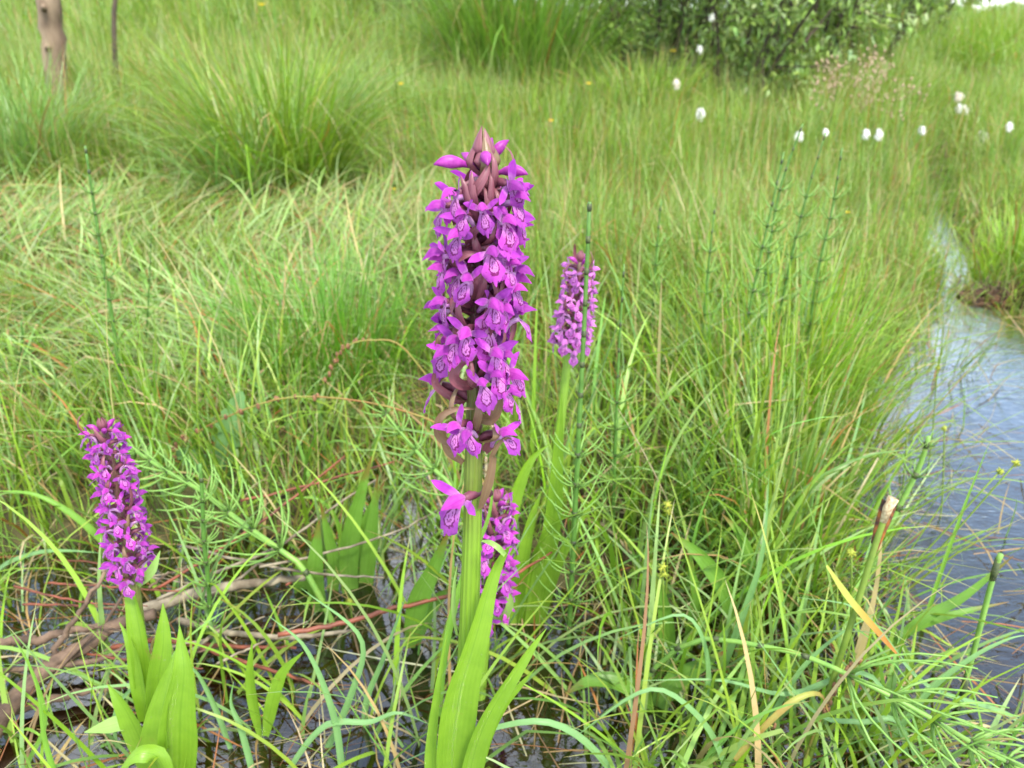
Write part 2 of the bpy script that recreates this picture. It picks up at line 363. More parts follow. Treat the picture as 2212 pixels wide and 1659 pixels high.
def water_mat():
    m, n, l = newmat('shallow_water'); tcn = n.new('ShaderNodeTexCoord')
    mp = n.new('ShaderNodeMapping'); mp.inputs['Rotation'].default_value = (0, 0, .9); mp.inputs['Scale'].default_value = (1., 2.4, 1); l.new(tcn.outputs['Object'], mp.inputs[0])
    n1 = noise(n, l, 26, 3, mp.outputs[0]); n2 = noise(n, l, 90, 2, mp.outputs[0])
    h = math_(n, l, 'ADD', n1, math_(n, l, 'MULTIPLY', n2, .35))
    sp_ = n.new('ShaderNodeSeparateXYZ'); l.new(tcn.outputs['Object'], sp_.inputs[0])        # calm among the plants, wind ripples on the open stream
    h = math_(n, l, 'MULTIPLY', h, math_(n, l, 'MULTIPLY', ramp(n, l, sp_.outputs[0], .15, .45, .22, 1.25), ramp(n, l, noise(n, l, 4, 2), .35, .65, .5, 1.2)))
    b = n.new('ShaderNodeBump'); b.inputs['Strength'].default_value = .3; b.inputs['Distance'].default_value = .004; l.new(h, b.inputs['Height'])
    fr = n.new('ShaderNodeFresnel'); fr.inputs[0].default_value = 1.33; l.new(b.outputs[0], fr.inputs['Normal'])
    g = n.new('ShaderNodeBsdfGlossy'); g.inputs['Roughness'].default_value = .03; l.new(b.outputs[0], g.inputs['Normal'])
    t = n.new('ShaderNodeBsdfTransparent'); t.inputs[0].default_value = (.42, .33, .20, 1)
    ms = n.new('ShaderNodeMixShader'); l.new(math_(n, l, 'MINIMUM', math_(n, l, 'MULTIPLY', fr.outputs[0], 5.0), .92), ms.inputs[0]); l.new(t.outputs[0], ms.inputs[1]); l.new(g.outputs[0], ms.inputs[2])
    o = n.new('ShaderNodeOutputMaterial'); l.new(ms.outputs[0], o.inputs[0]); return m
wm = MB(); wx = np.array([-3, 12.]); 
wm.add([(-4, -3, 0), (16, -3, 0), (16, 14, 0), (-4, 14, 0)], [(0, 1, 2, 3)])
tag(wm.build('water', water_mat()), 'still shallow bog water with sky reflected in it', kind='structure')

# ------------------------------------------------------------------ grass (vectorised blades)
GREEN = np.array([(.145, .26, .018), (.195, .31, .028), (.125, .235, .030), (.225, .33, .040), (.11, .205, .015)])
BLUE = np.array([(.17, .30, .085), (.21, .33, .11), (.14, .27, .055), (.19, .32, .065)])
PALE = np.array([(.26, .36, .11), (.21, .34, .09), (.30, .38, .15), (.17, .31, .06), (.24, .34, .13)])
STRAW = np.array([(.38, .28, .12), (.44, .34, .17), (.30, .19, .08), (.34, .13, .04), (.42, .36, .2)])
LIME = np.array([(.20, .34, .022), (.17, .31, .025), (.23, .36, .04)])
def pick(pal, n, var=.16):
    c = pal[rng.integers(0, len(pal), n)]; return np.clip(c*(1+var*rng.standard_normal((n, 1)))*(1+.05*rng.standard_normal((n, 3))), .005, .6)
class Grass:
    def __init__(s): s.V = []; s.T = []; s.C = []; s.n = 0
    def add(s, base, L, w, az, lean, bend, col, nseg=5, tipc=None, tipf=None, flat=None, floor=None):
        N = len(base); tm = (np.arange(nseg)+.5)/nseg
        th = lean[:, None]+bend[:, None]*tm[None]**1.4
        kink = (rng.random(N) < .09)[:, None]*(tm[None] > rng.uniform(.35, .75, N)[:, None]); th = th+kink*rng.uniform(.7, 1.6, N)[:, None]
        azv = az[:, None]+(.35*rng.standard_normal(N))[:, None]*tm[None]
        d = np.stack([np.sin(th)*np.cos(azv), np.sin(th)*np.sin(azv), np.cos(th)], -1)*(L/nseg)[:, None, None]
        P = np.concatenate([np.zeros((N, 1, 3)), np.cumsum(d, 1)], 1)+base[:, None, :]
        if floor is not None: P[:, 1:, 2] = np.maximum(P[:, 1:, 2], floor[:, None]+.004+.03*rng.random((N, 1))*np.linspace(.2, 1, nseg)[None])
        tw = rng.uniform(-.9, .9, N); 
        S = np.stack([-np.sin(az), np.cos(az), np.zeros(N)], -1)*np.cos(tw)[:, None]; S[:, 2] += np.sin(tw)*.6
        t = np.linspace(0, 1, nseg+1); prof = np.clip((1-t**2.2), 0, 1)**.8*(.65+.35*np.minimum(1, t*5)); 
        off = S[:, None, :]*(w[:, None]*prof[None])[..., None]*.5
        A = P[:, :-1]-off[:, :-1]; B = P[:, :-1]+off[:, :-1]
        V = np.concatenate([np.stack([A, B], 2).reshape(N, -1, 3), P[:, -1:]], 1)      # 2*nseg+1
        k = 2*nseg+1; tri = []
        for i in range(nseg-1): a = 2*i; tri += [(a, a+1, a+3), (a, a+3, a+2)]
        tri.append((k-3, k-2, k-1)); tri = np.array(tri)
        s.T.append((tri[None]+(np.arange(N)*k)[:, None, None]+s.n).reshape(-1, 3)); s.V.append(V.reshape(-1, 3))
        C = np.repeat(col[:, None, :], k, 1).copy()
        if tipc is not None:
            tt = np.concatenate([np.repeat(t[:-1], 2), [1]]); f = np.clip((tt[None]-(1-tipf[:, None]))/np.maximum(tipf[:, None], 1e-3), 0, 1)[..., None]
            C = C*(1-f)+tipc[:, None, :]*f
        s.C.append(C.reshape(-1, 3)); s.n += N*k
    def build(s, name, mat, origin=None):
        V = np.vstack(s.V); T = np.vstack(s.T); C = np.vstack(s.C)
        if origin is not None: V = V-np.asarray(origin)
        me = bpy.data.meshes.new(name); me.vertices.add(len(V)); me.vertices.foreach_set('co', V.astype(np.float32).ravel())
        me.loops.add(T.size); me.loops.foreach_set('vertex_index', T.ravel().astype(np.int32))
        me.polygons.add(len(T)); me.polygons.foreach_set('loop_start', np.arange(0, T.size, 3, dtype=np.int32))
        me.polygons.foreach_set('use_smooth', np.ones(len(T), bool))
        me.update(calc_edges=True)
        at_ = me.color_attributes.new('Col', 'FLOAT_COLOR', 'POINT'); at_.data.foreach_set('color', np.concatenate([C, np.ones((len(C), 1))], 1).astype(np.float32).ravel())
        me.materials.append(mat); o = bpy.data.objects.new(name, me); COL.objects.link(o)
        if origin is not None: o.location = origin
        return o
def scatter(n, y0, y1, power=2., xr=1.0, x0=None, x1=None):
    u = rng.random(n); Y = (y0**power+(y1**power-y0**power)*u)**(1/power)
    hw = (.72*Y*1.06+.12)*xr
    X = rng.uniform(-1, 1, n)*hw
    return X, Y
CLEAR = [(.0, .30, .075, .10), (-.205, .345, .075, .075), (-.005, .42, .06, .05), (.035, .53, .04, .07)]   # keep room in front of the orchids
def clear_ok(X, Y):
    ok = np.ones(len(X), bool)
    for cx, cy, rx, ry in CLEAR: ok &= ((X-cx)/rx)**2+((Y-cy)/ry)**2 > 1
    return ok
def base_of(X, Y): return np.stack([X, Y, ground_z(X, Y)-.005], -1)
def edge_dirt(X, Y): return stream_d(X, Y)

# 1 fine bright grass of the wet meadow, 0.75 - 4 m
def fine_grass(n, y0, y1, hmin, hmax, wmin, wmax, nseg, straw=.14, xr=1.0):
    X, Y = scatter(n, y0, y1, 2., xr); d = stream_d(X, Y)
    clump = vnoise(X, Y, 8, 11)*.5+vnoise(X, Y, 3.1, 12)*.5; clump = np.clip((clump-.5)*1.5+.5, 0, 1)
    ok = ((d > .015*rng.standard_normal(n)) | ((Y > 1.3) & (rng.random(n) < .60))) & (rng.random(n) < .28+1.1*clump) & clear_ok(X, Y) 
    ok &= rng.random(n) > .78*pool(X, Y)*(X < .02)
    X, Y, clump = X[ok], Y[ok], clump[ok]; n = len(X)
    big = vnoise(X, Y, 1.1, 13)
    L = rng.uniform(hmin, hmax, n)*(.45+1.1*clump); w = rng.uniform(wmin, wmax, n)
    mt = sst(-.02, -.30, X)*(1-sst(1.9, 2.4, Y))*sst(.8, 1.05, Y-.25*X); L *= 1-.55*mt
    L *= .5+.5*sst(.02, .28, stream_d(X, Y))
    az = np.where(rng.random(n) < .62, rng.uniform(0, 2*math.pi, n), 2.2*math.pi*vnoise(X, Y, 1.6, 14)+.5*rng.standard_normal(n))
    lean = np.abs(rng.normal(.26, .26, n)); bend = np.abs(rng.normal(.75, .6, n)); up = rng.random(n) < .12; L[up] *= 1.4; bend[up] *= .3; lean[up] *= .5; w[up] *= .7
    c = pick(GREEN, n); pl = pick(PALE, n); lm = pick(LIME, n); bl = pick(BLUE, n)
    f = np.clip((big-.35)*1.6+.2*rng.standard_normal(n), 0, .75)[:, None]; c = c*(1-f)+pl*f
    right = (sst(.2, 1.2, X-.35*Y)*.6)[:, None]; c = c*(1-right)+lm*right
    k = rng.random(n) < .14; c[k] = bl[k]
    k = rng.random(n) < straw; c[k] = pick(STRAW, n)[k]; bend[k] *= 1.4
    g = base_of(X, Y)
    return dict(base=g, L=L, w=w, az=az, lean=lean, bend=bend, col=c, nseg=nseg, tipc=pick(STRAW, n), tipf=np.clip(rng.normal(.02, .12, n), 0.001, .4), floor=g[:, 2])
G = Grass(); 
G.add(**fine_grass(10500, .62, 1.3, .09, .19, .0018, .0040, 6))
G.add(**fine_grass(46000, 1.2, 2.6, .08, .19, .0016, .0034, 5))
n = 2600; X, Y = scatter(n, .8, 3.0, 1.7); ok = (X > -.1) & (stream_d(X, Y) > .03) & clear_ok(X, Y); X, Y = X[ok], Y[ok]; n = len(X)
c = pick(GREEN, n); k = rng.random(n) < .3; c[k] = pick(STRAW, n)[k]
G.add(base_of(X, Y), rng.uniform(.18, .32, n), rng.uniform(.0010, .0017, n)*(.6+.4*Y), rng.uniform(0, 6.28, n), np.abs(rng.normal(.12, .12, n)), np.abs(rng.normal(.2, .25, n)), c, 5)
tag(G.build('meadow_grass', M['grass']), 'fine bright green meadow grass on the wet ground behind the orchids', 'grass', kind='stuff')
G = Grass()
G.add(**fine_grass(70000, 2.4, 5.2, .12, .26, .0025, .0050, 4, .08))
G.add(**fine_grass(60000, 5.0, 11., .22, .40, .005, .010, 4, .06))
G.add(**fine_grass(30000, 10.5, 30., .15, .32, .014, .03, 3, .04, 1.0))
tag(G.build('far_grass', M['grass']), 'tall soft grass filling the meadow out to the bushes', 'grass', kind='stuff')

# 2 matted pale grass lying down on the left
G = Grass(); n = 26000; X, Y = scatter(n, .85, 2.6, 1.6)
mz = sst(-.02, -.30, X+.05*(vnoise(X, Y, 4, 31)-.5))*(1-sst(1.75, 2.3, Y))*sst(.8, 1.05, Y-.25*X)
ok = rng.random(n) < mz*(.3+vnoise(X, Y, 3.5, 32)); X, Y = X[ok], Y[ok]; n = len(X)
az = 2*math.pi*vnoise(X, Y, 2.6, 33)*1.4+.9*rng.standard_normal(n)
c = pick(PALE, n, .2); k = rng.random(n) < .24; c[k] = pick(STRAW, n)[k]; k = rng.random(n) < .15; c[k] = pick(GREEN, n)[k]
g = base_of(X, Y); g[:, 2] += rng.random(n)*.09*vnoise(X, Y, 5, 34)
G.add(g, rng.uniform(.07, .24, n), rng.uniform(.0016, .0048, n), az, rng.uniform(.7, 1.45, n), rng.uniform(.1, .9, n), c, 6, pick(STRAW, n), np.clip(rng.normal(.03, .15, n), .001, .5), None, ground_z(X, Y)+.02)
tag(G.build('matted_grass', M['grass']), 'pale flattened grass lying in swirls on the left of the meadow', 'grass', kind='stuff')

# 3 blue-green and lime sedge blades standing in the shallow water close by
G = Grass()
def near(n, y0, y1, Lr, wr, pals, probs, leanm, bendm, keep=lambda X, Y: np.ones(len(X), bool)):
    X, Y = scatter(n, y0, y1, 1.4); ok = (stream_d(X, Y) > -.01+.02*rng.standard_normal(n)) & clear_ok(X, Y) & keep(X, Y)
    ok &= rng.random(n) < .3+1.2*vnoise(X, Y, 11, 41)
    X, Y = X[ok], Y[ok]; n = len(X); c = np.zeros((n, 3)); r = rng.random(n); a = 0
    for p, pr in zip(pals, probs): k = (r >= a) & (r < a+pr); c[k] = pick(p, n)[k]; a += pr
    g = base_of(X, Y); L = rng.uniform(*Lr, n); L *= np.where(X < -.1, .72, 1.)*(.6+.4*sst(.0, .2, stream_d(X, Y)))
    G.add(g, L, rng.uniform(*wr, n), rng.uniform(0, 2*math.pi, n), np.abs(rng.normal(leanm, .25, n)), np.abs(rng.normal(bendm, .55, n)), c, 9, pick(STRAW, n), np.clip(rng.normal(.0, .1, n), .001, .4))
dark_left = lambda X, Y: rng.random(len(X)) < np.where((X < -.02) & (Y < .66), .55, 1.)
near(2100, .33, .95, (.10, .26), (.0028, .0055), (BLUE, GREEN, LIME, STRAW), (.38, .34, .2, .08), .35, .9, dark_left)
near(2300, .36, .95, (.06, .17), (.0010, .0022), (GREEN, LIME, BLUE, STRAW), (.5, .2, .15, .15), .4, .6, dark_left)
near(2600, .66, 1.1, (.10, .20), (.0009, .0018), (GREEN, LIME, STRAW), (.68, .14, .18), .25, .5, lambda X, Y: X < .12)
near(2100, .40, 1.1, (.10, .22), (.0026, .0052), (GREEN, LIME, BLUE), (.6, .25, .15), .25, .7, lambda X, Y: X > .10)
X, Y = scatter(420, .36, 1.3, 1.2); ok = (stream_d(X, Y) < 0) & (vnoise(X, Y, 9, 77) > .55); X, Y = X[ok], Y[ok]; n = len(X)
G.add(base_of(X, Y), rng.uniform(.10, .20, n), rng.uniform(.0012, .003, n), rng.uniform(0, 6.28, n), np.abs(rng.normal(.35, .25, n)), np.abs(rng.normal(.6, .4, n)), pick(np.vstack([GREEN, BLUE]), n), 8)
near(420, .33, .50, (.10, .22), (.003, .0055), (BLUE, GREEN, LIME), (.6, .25, .15), .5, 1.1, lambda X, Y: X > -.06)
tag(G.build('sedge_blades', M['grass']), 'long thin sedge and grass blades standing in the shallow bog water', 'grass', kind='stuff')

# 4 floating straw and dead bits on the water and mud
G = Grass(); n = 3000; X, Y = scatter(n, .33, 1.6, 1.5); ok = (stream_d(X, Y) > -.07) | (rng.random(n) < .3); X, Y = X[ok], Y[ok]; n = len(X)
g = np.stack([X, Y, np.maximum(ground_z(X, Y), 0)+.003], -1)
G.add(g, rng.uniform(.03, .14, n), rng.uniform(.0008, .0022, n), rng.uniform(0, 6.28, n), np.full(n, 1.5), rng.normal(0, .1, n), pick(STRAW, n, .3)*.75, 4, None, None, None, g[:, 2])
tag(G.build('dead_straw', M['grass']), 'thin brown dead straw littering the water and mud', 'straw', kind='stuff')

# 5 tussocks, each one a thing
def tussock(c, n, L, w, spread, pal, name, label, group=None, lean=.15, bend=.8, tilt=(0, 0), straw=.06):
    G = Grass(); r = spread*np.sqrt(rng.random(n)); a = rng.uniform(0, 6.283, n)
    X = c[0]+r*np.cos(a); Y = c[1]+r*np.sin(a)*.8; g = base_of(X, Y)
    az = a+.5*rng.standard_normal(n); ln = lean+.75*r/spread*np.abs(rng.normal(.5, .35, n)); bd = np.abs(rng.normal(bend, .45, n))
    c_ = pick(pal, n); k = rng.random(n) < straw; c_[k] = pick(STRAW, n)[k]
    G.add(g, rng.uniform(.3*L, 1.05*L, n), rng.uniform(.45*w, 1.1*w, n), az, ln, bd, c_, 6, pick(STRAW, n), np.clip(rng.normal(.02, .08, n), .001, .3), None, g[:, 2])
    o = np.array([c[0], c[1], float(ground_z(c[0], c[1]))])
    return tag(G.build(name, M['grass'], o), label, 'tussock', group)
def gxy(x, y, z=.08): p = qg(x, y, z); return (p[0], p[1])
tussock(gxy(610, 395), 1500, .55, .0045, .16, np.vstack([GREEN, GREEN[:2]*.85]), 'grass_tussock', 'big dark green grass tussock arching over matted straw left of the tall orchid')
tussock(gxy(520, 420), 260, .36, .0060, .07, BLUE, 'grass_tussock', 'blue green grass tuft with broad arching blades at the foot of the big tussock')
tussock(gxy(60, 380), 900, .42, .0045, .16, BLUE, 'grass_tussock', 'grey green drooping tussock beside the foot of the wooden post')
tussock(gxy(1380, 250), 1300, .42, .0065, .22, GREEN, 'grass_tussock', 'rounded green tussock in front of the willow bushes')
tussock(gxy(1110, 165, .2), 2000, .9, .010, .36, np.array([(.11, .22, .025), (.13, .25, .03), (.16, .29, .045)]), 'rush_clump', 'tall green rush clump standing at the edge of the bushes', None, .02, .22)
tussock(gxy(1420, 100, .2), 1100, .5, .009, .28, GREEN, 'rush_clump', 'low rush clump tucked against the willow stems', None, .05, .4)
tussock(gxy(700, 760), 900, .24, .0022, .12, np.array([(.085, .22, .014), (.10, .25, .02), (.12, .27, .02)]), 'grass_tussock', 'dense fine bladed green tuft between the left twigs and the tall orchid', None, .1, .5)
tussock(gxy(1690, 900, .04), 900, .26, .0030, .13, np.vstack([GREEN, LIME]), 'grass_tussock', 'bright green tuft on the bank left of the open water', None, .1, .7)
tussock(gxy(1680, 1230, .0), 420, .24, .0038, .09, np.vstack([GREEN, BLUE]), 'grass_tussock', 'sprawling tuft of green blades at the edge of the rippled pool', None, .1, .8)
tussock(gxy(2030, 800, .0), 140, .20, .0030, .03, GREEN*.8, 'rush_clump', 'small dark rush tuft growing out of the stream', None, .05, .25)
tussock(gxy(2180, 600, .0), 420, .20, .0040, .12, LIME, 'grass_tussock', 'lime green tuft on the far side of the stream beside the brown bank')

# ------------------------------------------------------------------ orchids
mm = .001
def lip_mesh(v):
    w = [4.9, 4.7, 5.3, 4.4][v]; curl = [.35, .8, .15, .6][v]; cols, rows = 13, 9; V = []; UV = []
    fw = [0, 1.4, -1.0, .5][v]
    for i in range(rows):
        t = i/(rows-1)
        cx = 1.5+4.4*math.sin(min(1, t*1.5)*math.pi/2)+(.8-fw)*t*t; cz = -.4-10.6*t**1.12
        hw = np.interp(t, [0, .15, .4, .65, .85, 1], [.9, 2.0, .72*w, w, .95*w, .62*w])
        for j in range(cols):
            s = -1+2*j/(cols-1); a = abs(s)
            Ls = np.interp(a, [0, .14, .26, .34, .6, .85, 1], [1.14, 1.10, .97, .91, 1.0, .92, .80]) if t > .4 else 1
            Ls = 1+(Ls-1)*sst(.4, 1, t)
            z = -.6+(cz+.6)*Ls; ruff = .75*math.sin(8*t+6*s+1.7*v)*a*t
            V.append((cx-curl*3.2*a*a*min(1, t*1.6)+ruff-(.9*(1-a/.3) if a < .3 and t > .6 else 0)*-.7*t, s*hw, z)); UV.append((s*.5+.5, t*Ls))
    F = [(i*cols+j, i*cols+j+1, (i+1)*cols+j+1, (i+1)*cols+j) for i in range(rows-1) for j in range(cols-1)]
    mb = MB(); mb.add(np.array(V)*mm, F, UV); return mb.mesh('lip', M['lip'])
def hood_mesh(v):
    h = [3.4, 2.8, 4.0, 3.1][v]; mb = MB()
    p = spline(np.array([(-1.2, 0, .3), (1.2, 0, h), (5, 0, h+1.2), (7.6, 0, h-.2), (9.2+.4*v, 0, h-1.9)])*mm, 10)
    mb.ribbon(p, np.array([2., 4.8, 6.4, 6.2, 3.6, .5])*mm, (.15, 0, 1), np.array([-.9, -1.1, -1.2, -1.1, -.9, -.4]), 9)
    return mb.mesh('flower', M['hood'])
def sepal_mesh(v, sgn):
    up, out, fw = [(5.5, 8.4, 1.5), (8.5, 5.5, -1.), (2.2, 9.6, 3.5), (7.0, 7.4, .5)][v]; mb = MB()
    if sgn > 0: up, out = up*.85+1, out*.95
    p = spline(np.array([(.6, sgn*1.0, .4), (1.4+fw*.3, sgn*(1+out*.35), up*.45), (2+fw*.7, sgn*(1+out*.75), up*.85), (2.4+fw, sgn*(1+out), up)])*mm, 8)
    mb.ribbon(p, np.array([1.5, 3.1, 3.6, 2.8, .4])*mm, (.75, 0, .5), np.array([.25, .3, -.1, -.35, -.3])*(1 if v % 2 else -1), 5, 0, .05, v)
    return mb.mesh('sepal', M['sepal'])
def spur_mesh(v):
    mb = MB(); p = spline(np.array([(1.8, 0, -.4), (-1.5, 0, -1.6), (-4, 0, -4.0), (-5.4, 0, -7.6)])*mm, 7); mb.tube(p, np.array([1.7, 1.5, 1.3, .9])*mm, 7); return mb.mesh('spur', M['spur'])
def ovary_mesh(v):
    mb = MB(); p = spline(np.array([(-13, 0, -7.5), (-9.5, 0, -3.2), (-5, 0, -.6), (.8, 0, .6)])*mm, 8); mb.tube(p, np.array([1.5, 2.0, 1.9, 1.5])*mm, 7); return mb.mesh('ovary', M['ovary'])
def bud_mesh(v):
    mb = MB(); p = spline(np.array([(-8, 0, -2.4), (-3, 0, -.5), (2, 0, .5), (6.0, 0, .4), (9.4, 0, -.4)])*mm, 11)
    mb.tube(p, np.array([.9, 1.2, 2.3, 3.0, 2.7, 1.6, .25])*mm, 10); return mb.mesh('bud', M['bud'])
LIP = [lip_mesh(v) for v in range(4)]; HOOD = [hood_mesh(v) for v in range(4)]
SEPL = [sepal_mesh(v, -1) for v in range(4)]; SEPR = [sepal_mesh(v, 1) for v in range(4)]
SPUR = spur_mesh(0); OVA = ovary_mesh(0); BUD = bud_mesh(0)
def joined_flower(v):
    me = bpy.data.meshes.new('flower'); vs = []; fs = []; ms = []; uvs = []; n = 0
    mats = [M['hood_pale'], M['lip_pale'], M['sepal_pale'], M['spur'], M['ovary']]
    for src, mi in ((HOOD[v], 0), (LIP[v], 1), (SEPL[v], 2), (SEPR[v], 2), (SPUR, 3), (OVA, 4)):
        vs += [tuple(x.co) for x in src.vertices]
        for p in src.polygons:
            fs.append(tuple(i+n for i in p.vertices)); ms.append(mi); uvs += [tuple(src.uv_layers[0].data[k].uv) for k in p.loop_indices]
        n += len(src.vertices)
    me.from_pydata(vs, [], fs)
    for m in mats: me.materials.append(m)
    uvl = me.uv_layers.new(name='UVMap'); uvl.data.foreach_set('uv', np.array(uvs).ravel())
    me.polygons.foreach_set('material_index', ms); me.polygons.foreach_set('use_smooth', [True]*len(fs)); me.update(); return me
JOINED = [joined_flower(v) for v in range(4)]
def link(me, name, parent, mat):
    o = bpy.data.objects.new(name, me); COL.objects.link(o); o.parent = parent; o.matrix_local = mat; return o
def flower(root, P, out, sc, v, roll=0, pitch=0, parts=True, bud=False):
    """P: world point of the throat, out: horizontal-ish outward direction"""
    x = nrm(out); z = np.array([0, 0, 1.]); y = nrm(np.cross(z, x)); z = np.cross(x, y)
    R = Matrix(((x[0], y[0], z[0]), (x[1], y[1], z[1]), (x[2], y[2], z[2]))).to_4x4()
    R = R @ Matrix.Rotation(pitch, 4, 'Y') @ Matrix.Rotation(roll, 4, 'X') @ Matrix.Scale(sc, 4)
    L = Matrix.Translation(Vector(P)-root.location) @ R
    if bud: return link(BUD, 'bud', root, L)
    if not parts: return link(JOINED[v], 'flower', root, L)
    f = link(HOOD[v], 'flower', root, L); I = Matrix.Identity(4)
    for me, nm in ((LIP[v], 'lip'), (SEPL[(v+random.randint(0, 1)) % 4], 'sepal'), (SEPR[(v+random.randint(0, 2)) % 4], 'sepal'), (SPUR, 'spur'), (OVA, 'ovary')):
        J = I if nm not in ('lip', 'sepal') else Matrix.Rotation(random.uniform(-.28, .28), 4, 'X') @ Matrix.Rotation(random.uniform(-.25, .25), 4, 'Y') @ Matrix.Scale(random.uniform(.88, 1.1), 4)
        link(me, nm, f, J)
    return f
def bract(root, P, out, L, w, curl, mat, side=0., up=.4):
    x = nrm(out); s = nrm(np.cross([0, 0, 1.], x)); z = np.array([0, 0, 1.]); P = np.asarray(P, float)
    pts = [P, P+x*.30*L+z*up*.35*L, P+x*.52*L+z*up*.95*L+s*side*.25*L, P+x*(.52-.25*curl)*L+z*(up*1.35+.12)*L+s*side*.6*L, P+x*(.46-.75*curl)*L+z*(up*1.45+.22-.35*max(0, curl-.5))*L+s*side*.9*L]
    mb = MB(); p = spline(pts, 14); mb.ribbon(p, np.array([.8, 1., .95, .6, .04])*w, np.array([-x*.5+z, -x+z*.4, -x, -x-z*.5]), .55, 5); mb.build('bract', mat, root)
def axis_fn(pts):
    A = spline(pts, 200); z = A[:, 2]
    def f(zz): return np.array([np.interp(zz, z, A[:, i]) for i in range(3)])
    return A, f
def leaf(root, pts, widths, hint, mat, cup=.35, name='leaf', label=None, n=18, wave=.02):
    mb = MB(); mb.ribbon(spline(pts, n), widths, hint, cup, 7, 0, wave, random.random()*6); o = mb.build(name, mat, root)
    if label: o['label'] = label
    return o

# --- the tall orchid
YM = .35
A, fA = axis_fn([q(1000, 1815, YM), q(1004, 1600, YM), q(1012, 1380, YM), q(1020, 1150, YM), q(1023, 980, YM), q(1028, 800, YM), q(1036, 560, YM), q(1044, 400, YM), q(1045, 330, YM)])
root = thing('marsh_orchid', A[0], 'tall marsh orchid with a long magenta flower spike and thick green stem', 'orchid')
TALL = root
mb = MB(); mb.tube(A[::5], [.0068, .0066, .0062, .0056, .005, .0045, .0038, .003, .002], 20); mb.build('stem', M['stem_main'], root)
def crop1(cx, cy): return ((1250+.3496*cx)*.31373, (380+.3496*cy)*.31373)
FL = [(530, 640, 0), (1150, 560, 1), (400, 785, 2), (835, 770, 3), (1080, 870, 0), (1225, 895, 1), (560, 1000, 2), (395, 1200, 3), (930, 1150, 1), (1130, 1310, 0), (680, 1400, 3), (1235, 1390, 2),
      (390, 1350, 1), (950, 1590, 0), (400, 1650, 2), (1060, 1660, 3), (1165, 1530, 1), (320, 1765, 0), (670, 1860, 3), (1235, 1825, 2), (960, 2040, 1), (540, 1960, 0), (470, 2050, 2), (1140, 2300, 3), (850, 2335, 0),
      (975, 2240, 1), (350, 2490, 2), (1150, 2570, 0), (1090, 2430, 1), (690, 2760, 3), (575, 2720, 1), (1075, 2850, 2), (1180, 700, 2), (620, 820, 1)]
front = []
for cx, cy, v in FL:
    px, py = crop1(cx, cy); p = at(px, py, YM-.008); ax = fA(p[2]); dx = p[0]-ax[0]
    s_ = max(-1, min(1, dx/.0215)); az = math.asin(s_)*.96; z = p[2]-.001
    rad = .0158+.002*random.random() if abs(dx) < .0215 else abs(dx)-.0060
    if abs(s_) > .98: az = math.copysign(random.uniform(1.25, 1.75), s_)
    front.append((z, az, rad, v))
zs = [f[0] for f in front]; zlo, zhi = np.percentile(zs, 22), max(zs)
allf = list(front)
for i in range(24):
    z = zlo+(zhi-zlo)*(i+.5)/24+random.uniform(-.002, .002); az = math.pi+random.uniform(-1.25, 1.25); allf.append((z, az, .0145+.003*random.random(), random.randrange(4)))
for i in range(14):                                        # flowers set deeper between the front ones
    z = zlo+.004+(zhi-zlo-.006)*(i+.5)/14+random.uniform(-.002, .002); az = random.choice((-1, 1))*random.uniform(.35, 1.5); allf.append((z, az, .0115+.002*random.random(), random.randrange(4)))
for z, az, rad, v in allf:
    ax = fA(z); out = np.array([math.sin(az), -math.cos(az), 0]); sc = 1.0 if z > zlo else 1.03
    sc *= .94+.24*random.random() - .10*max(0, (z-zhi+.02)/.02)
    flower(root, ax+out*rad, out, sc, v, random.uniform(-.4, .4), random.uniform(-.15, .38))
    mt = M['bract'] if z > zlo-.006 else M['bract_green']
    Lb = .021 if z > zlo else .027
    cl = random.uniform(-.1, .35) if z > zlo else random.uniform(.3, .9)
    sg = random.choice((-1, 1))
    o2 = np.array([math.sin(az+sg*.25), -math.cos(az+sg*.25), 0]); b0 = fA(z-.0075)
    bract(root, b0+o2*.0035, o2, Lb*random.uniform(.85, 1.15), .0046*random.uniform(.8, 1.15), cl, mt, random.uniform(-.3, .3), random.uniform(.25, .75))
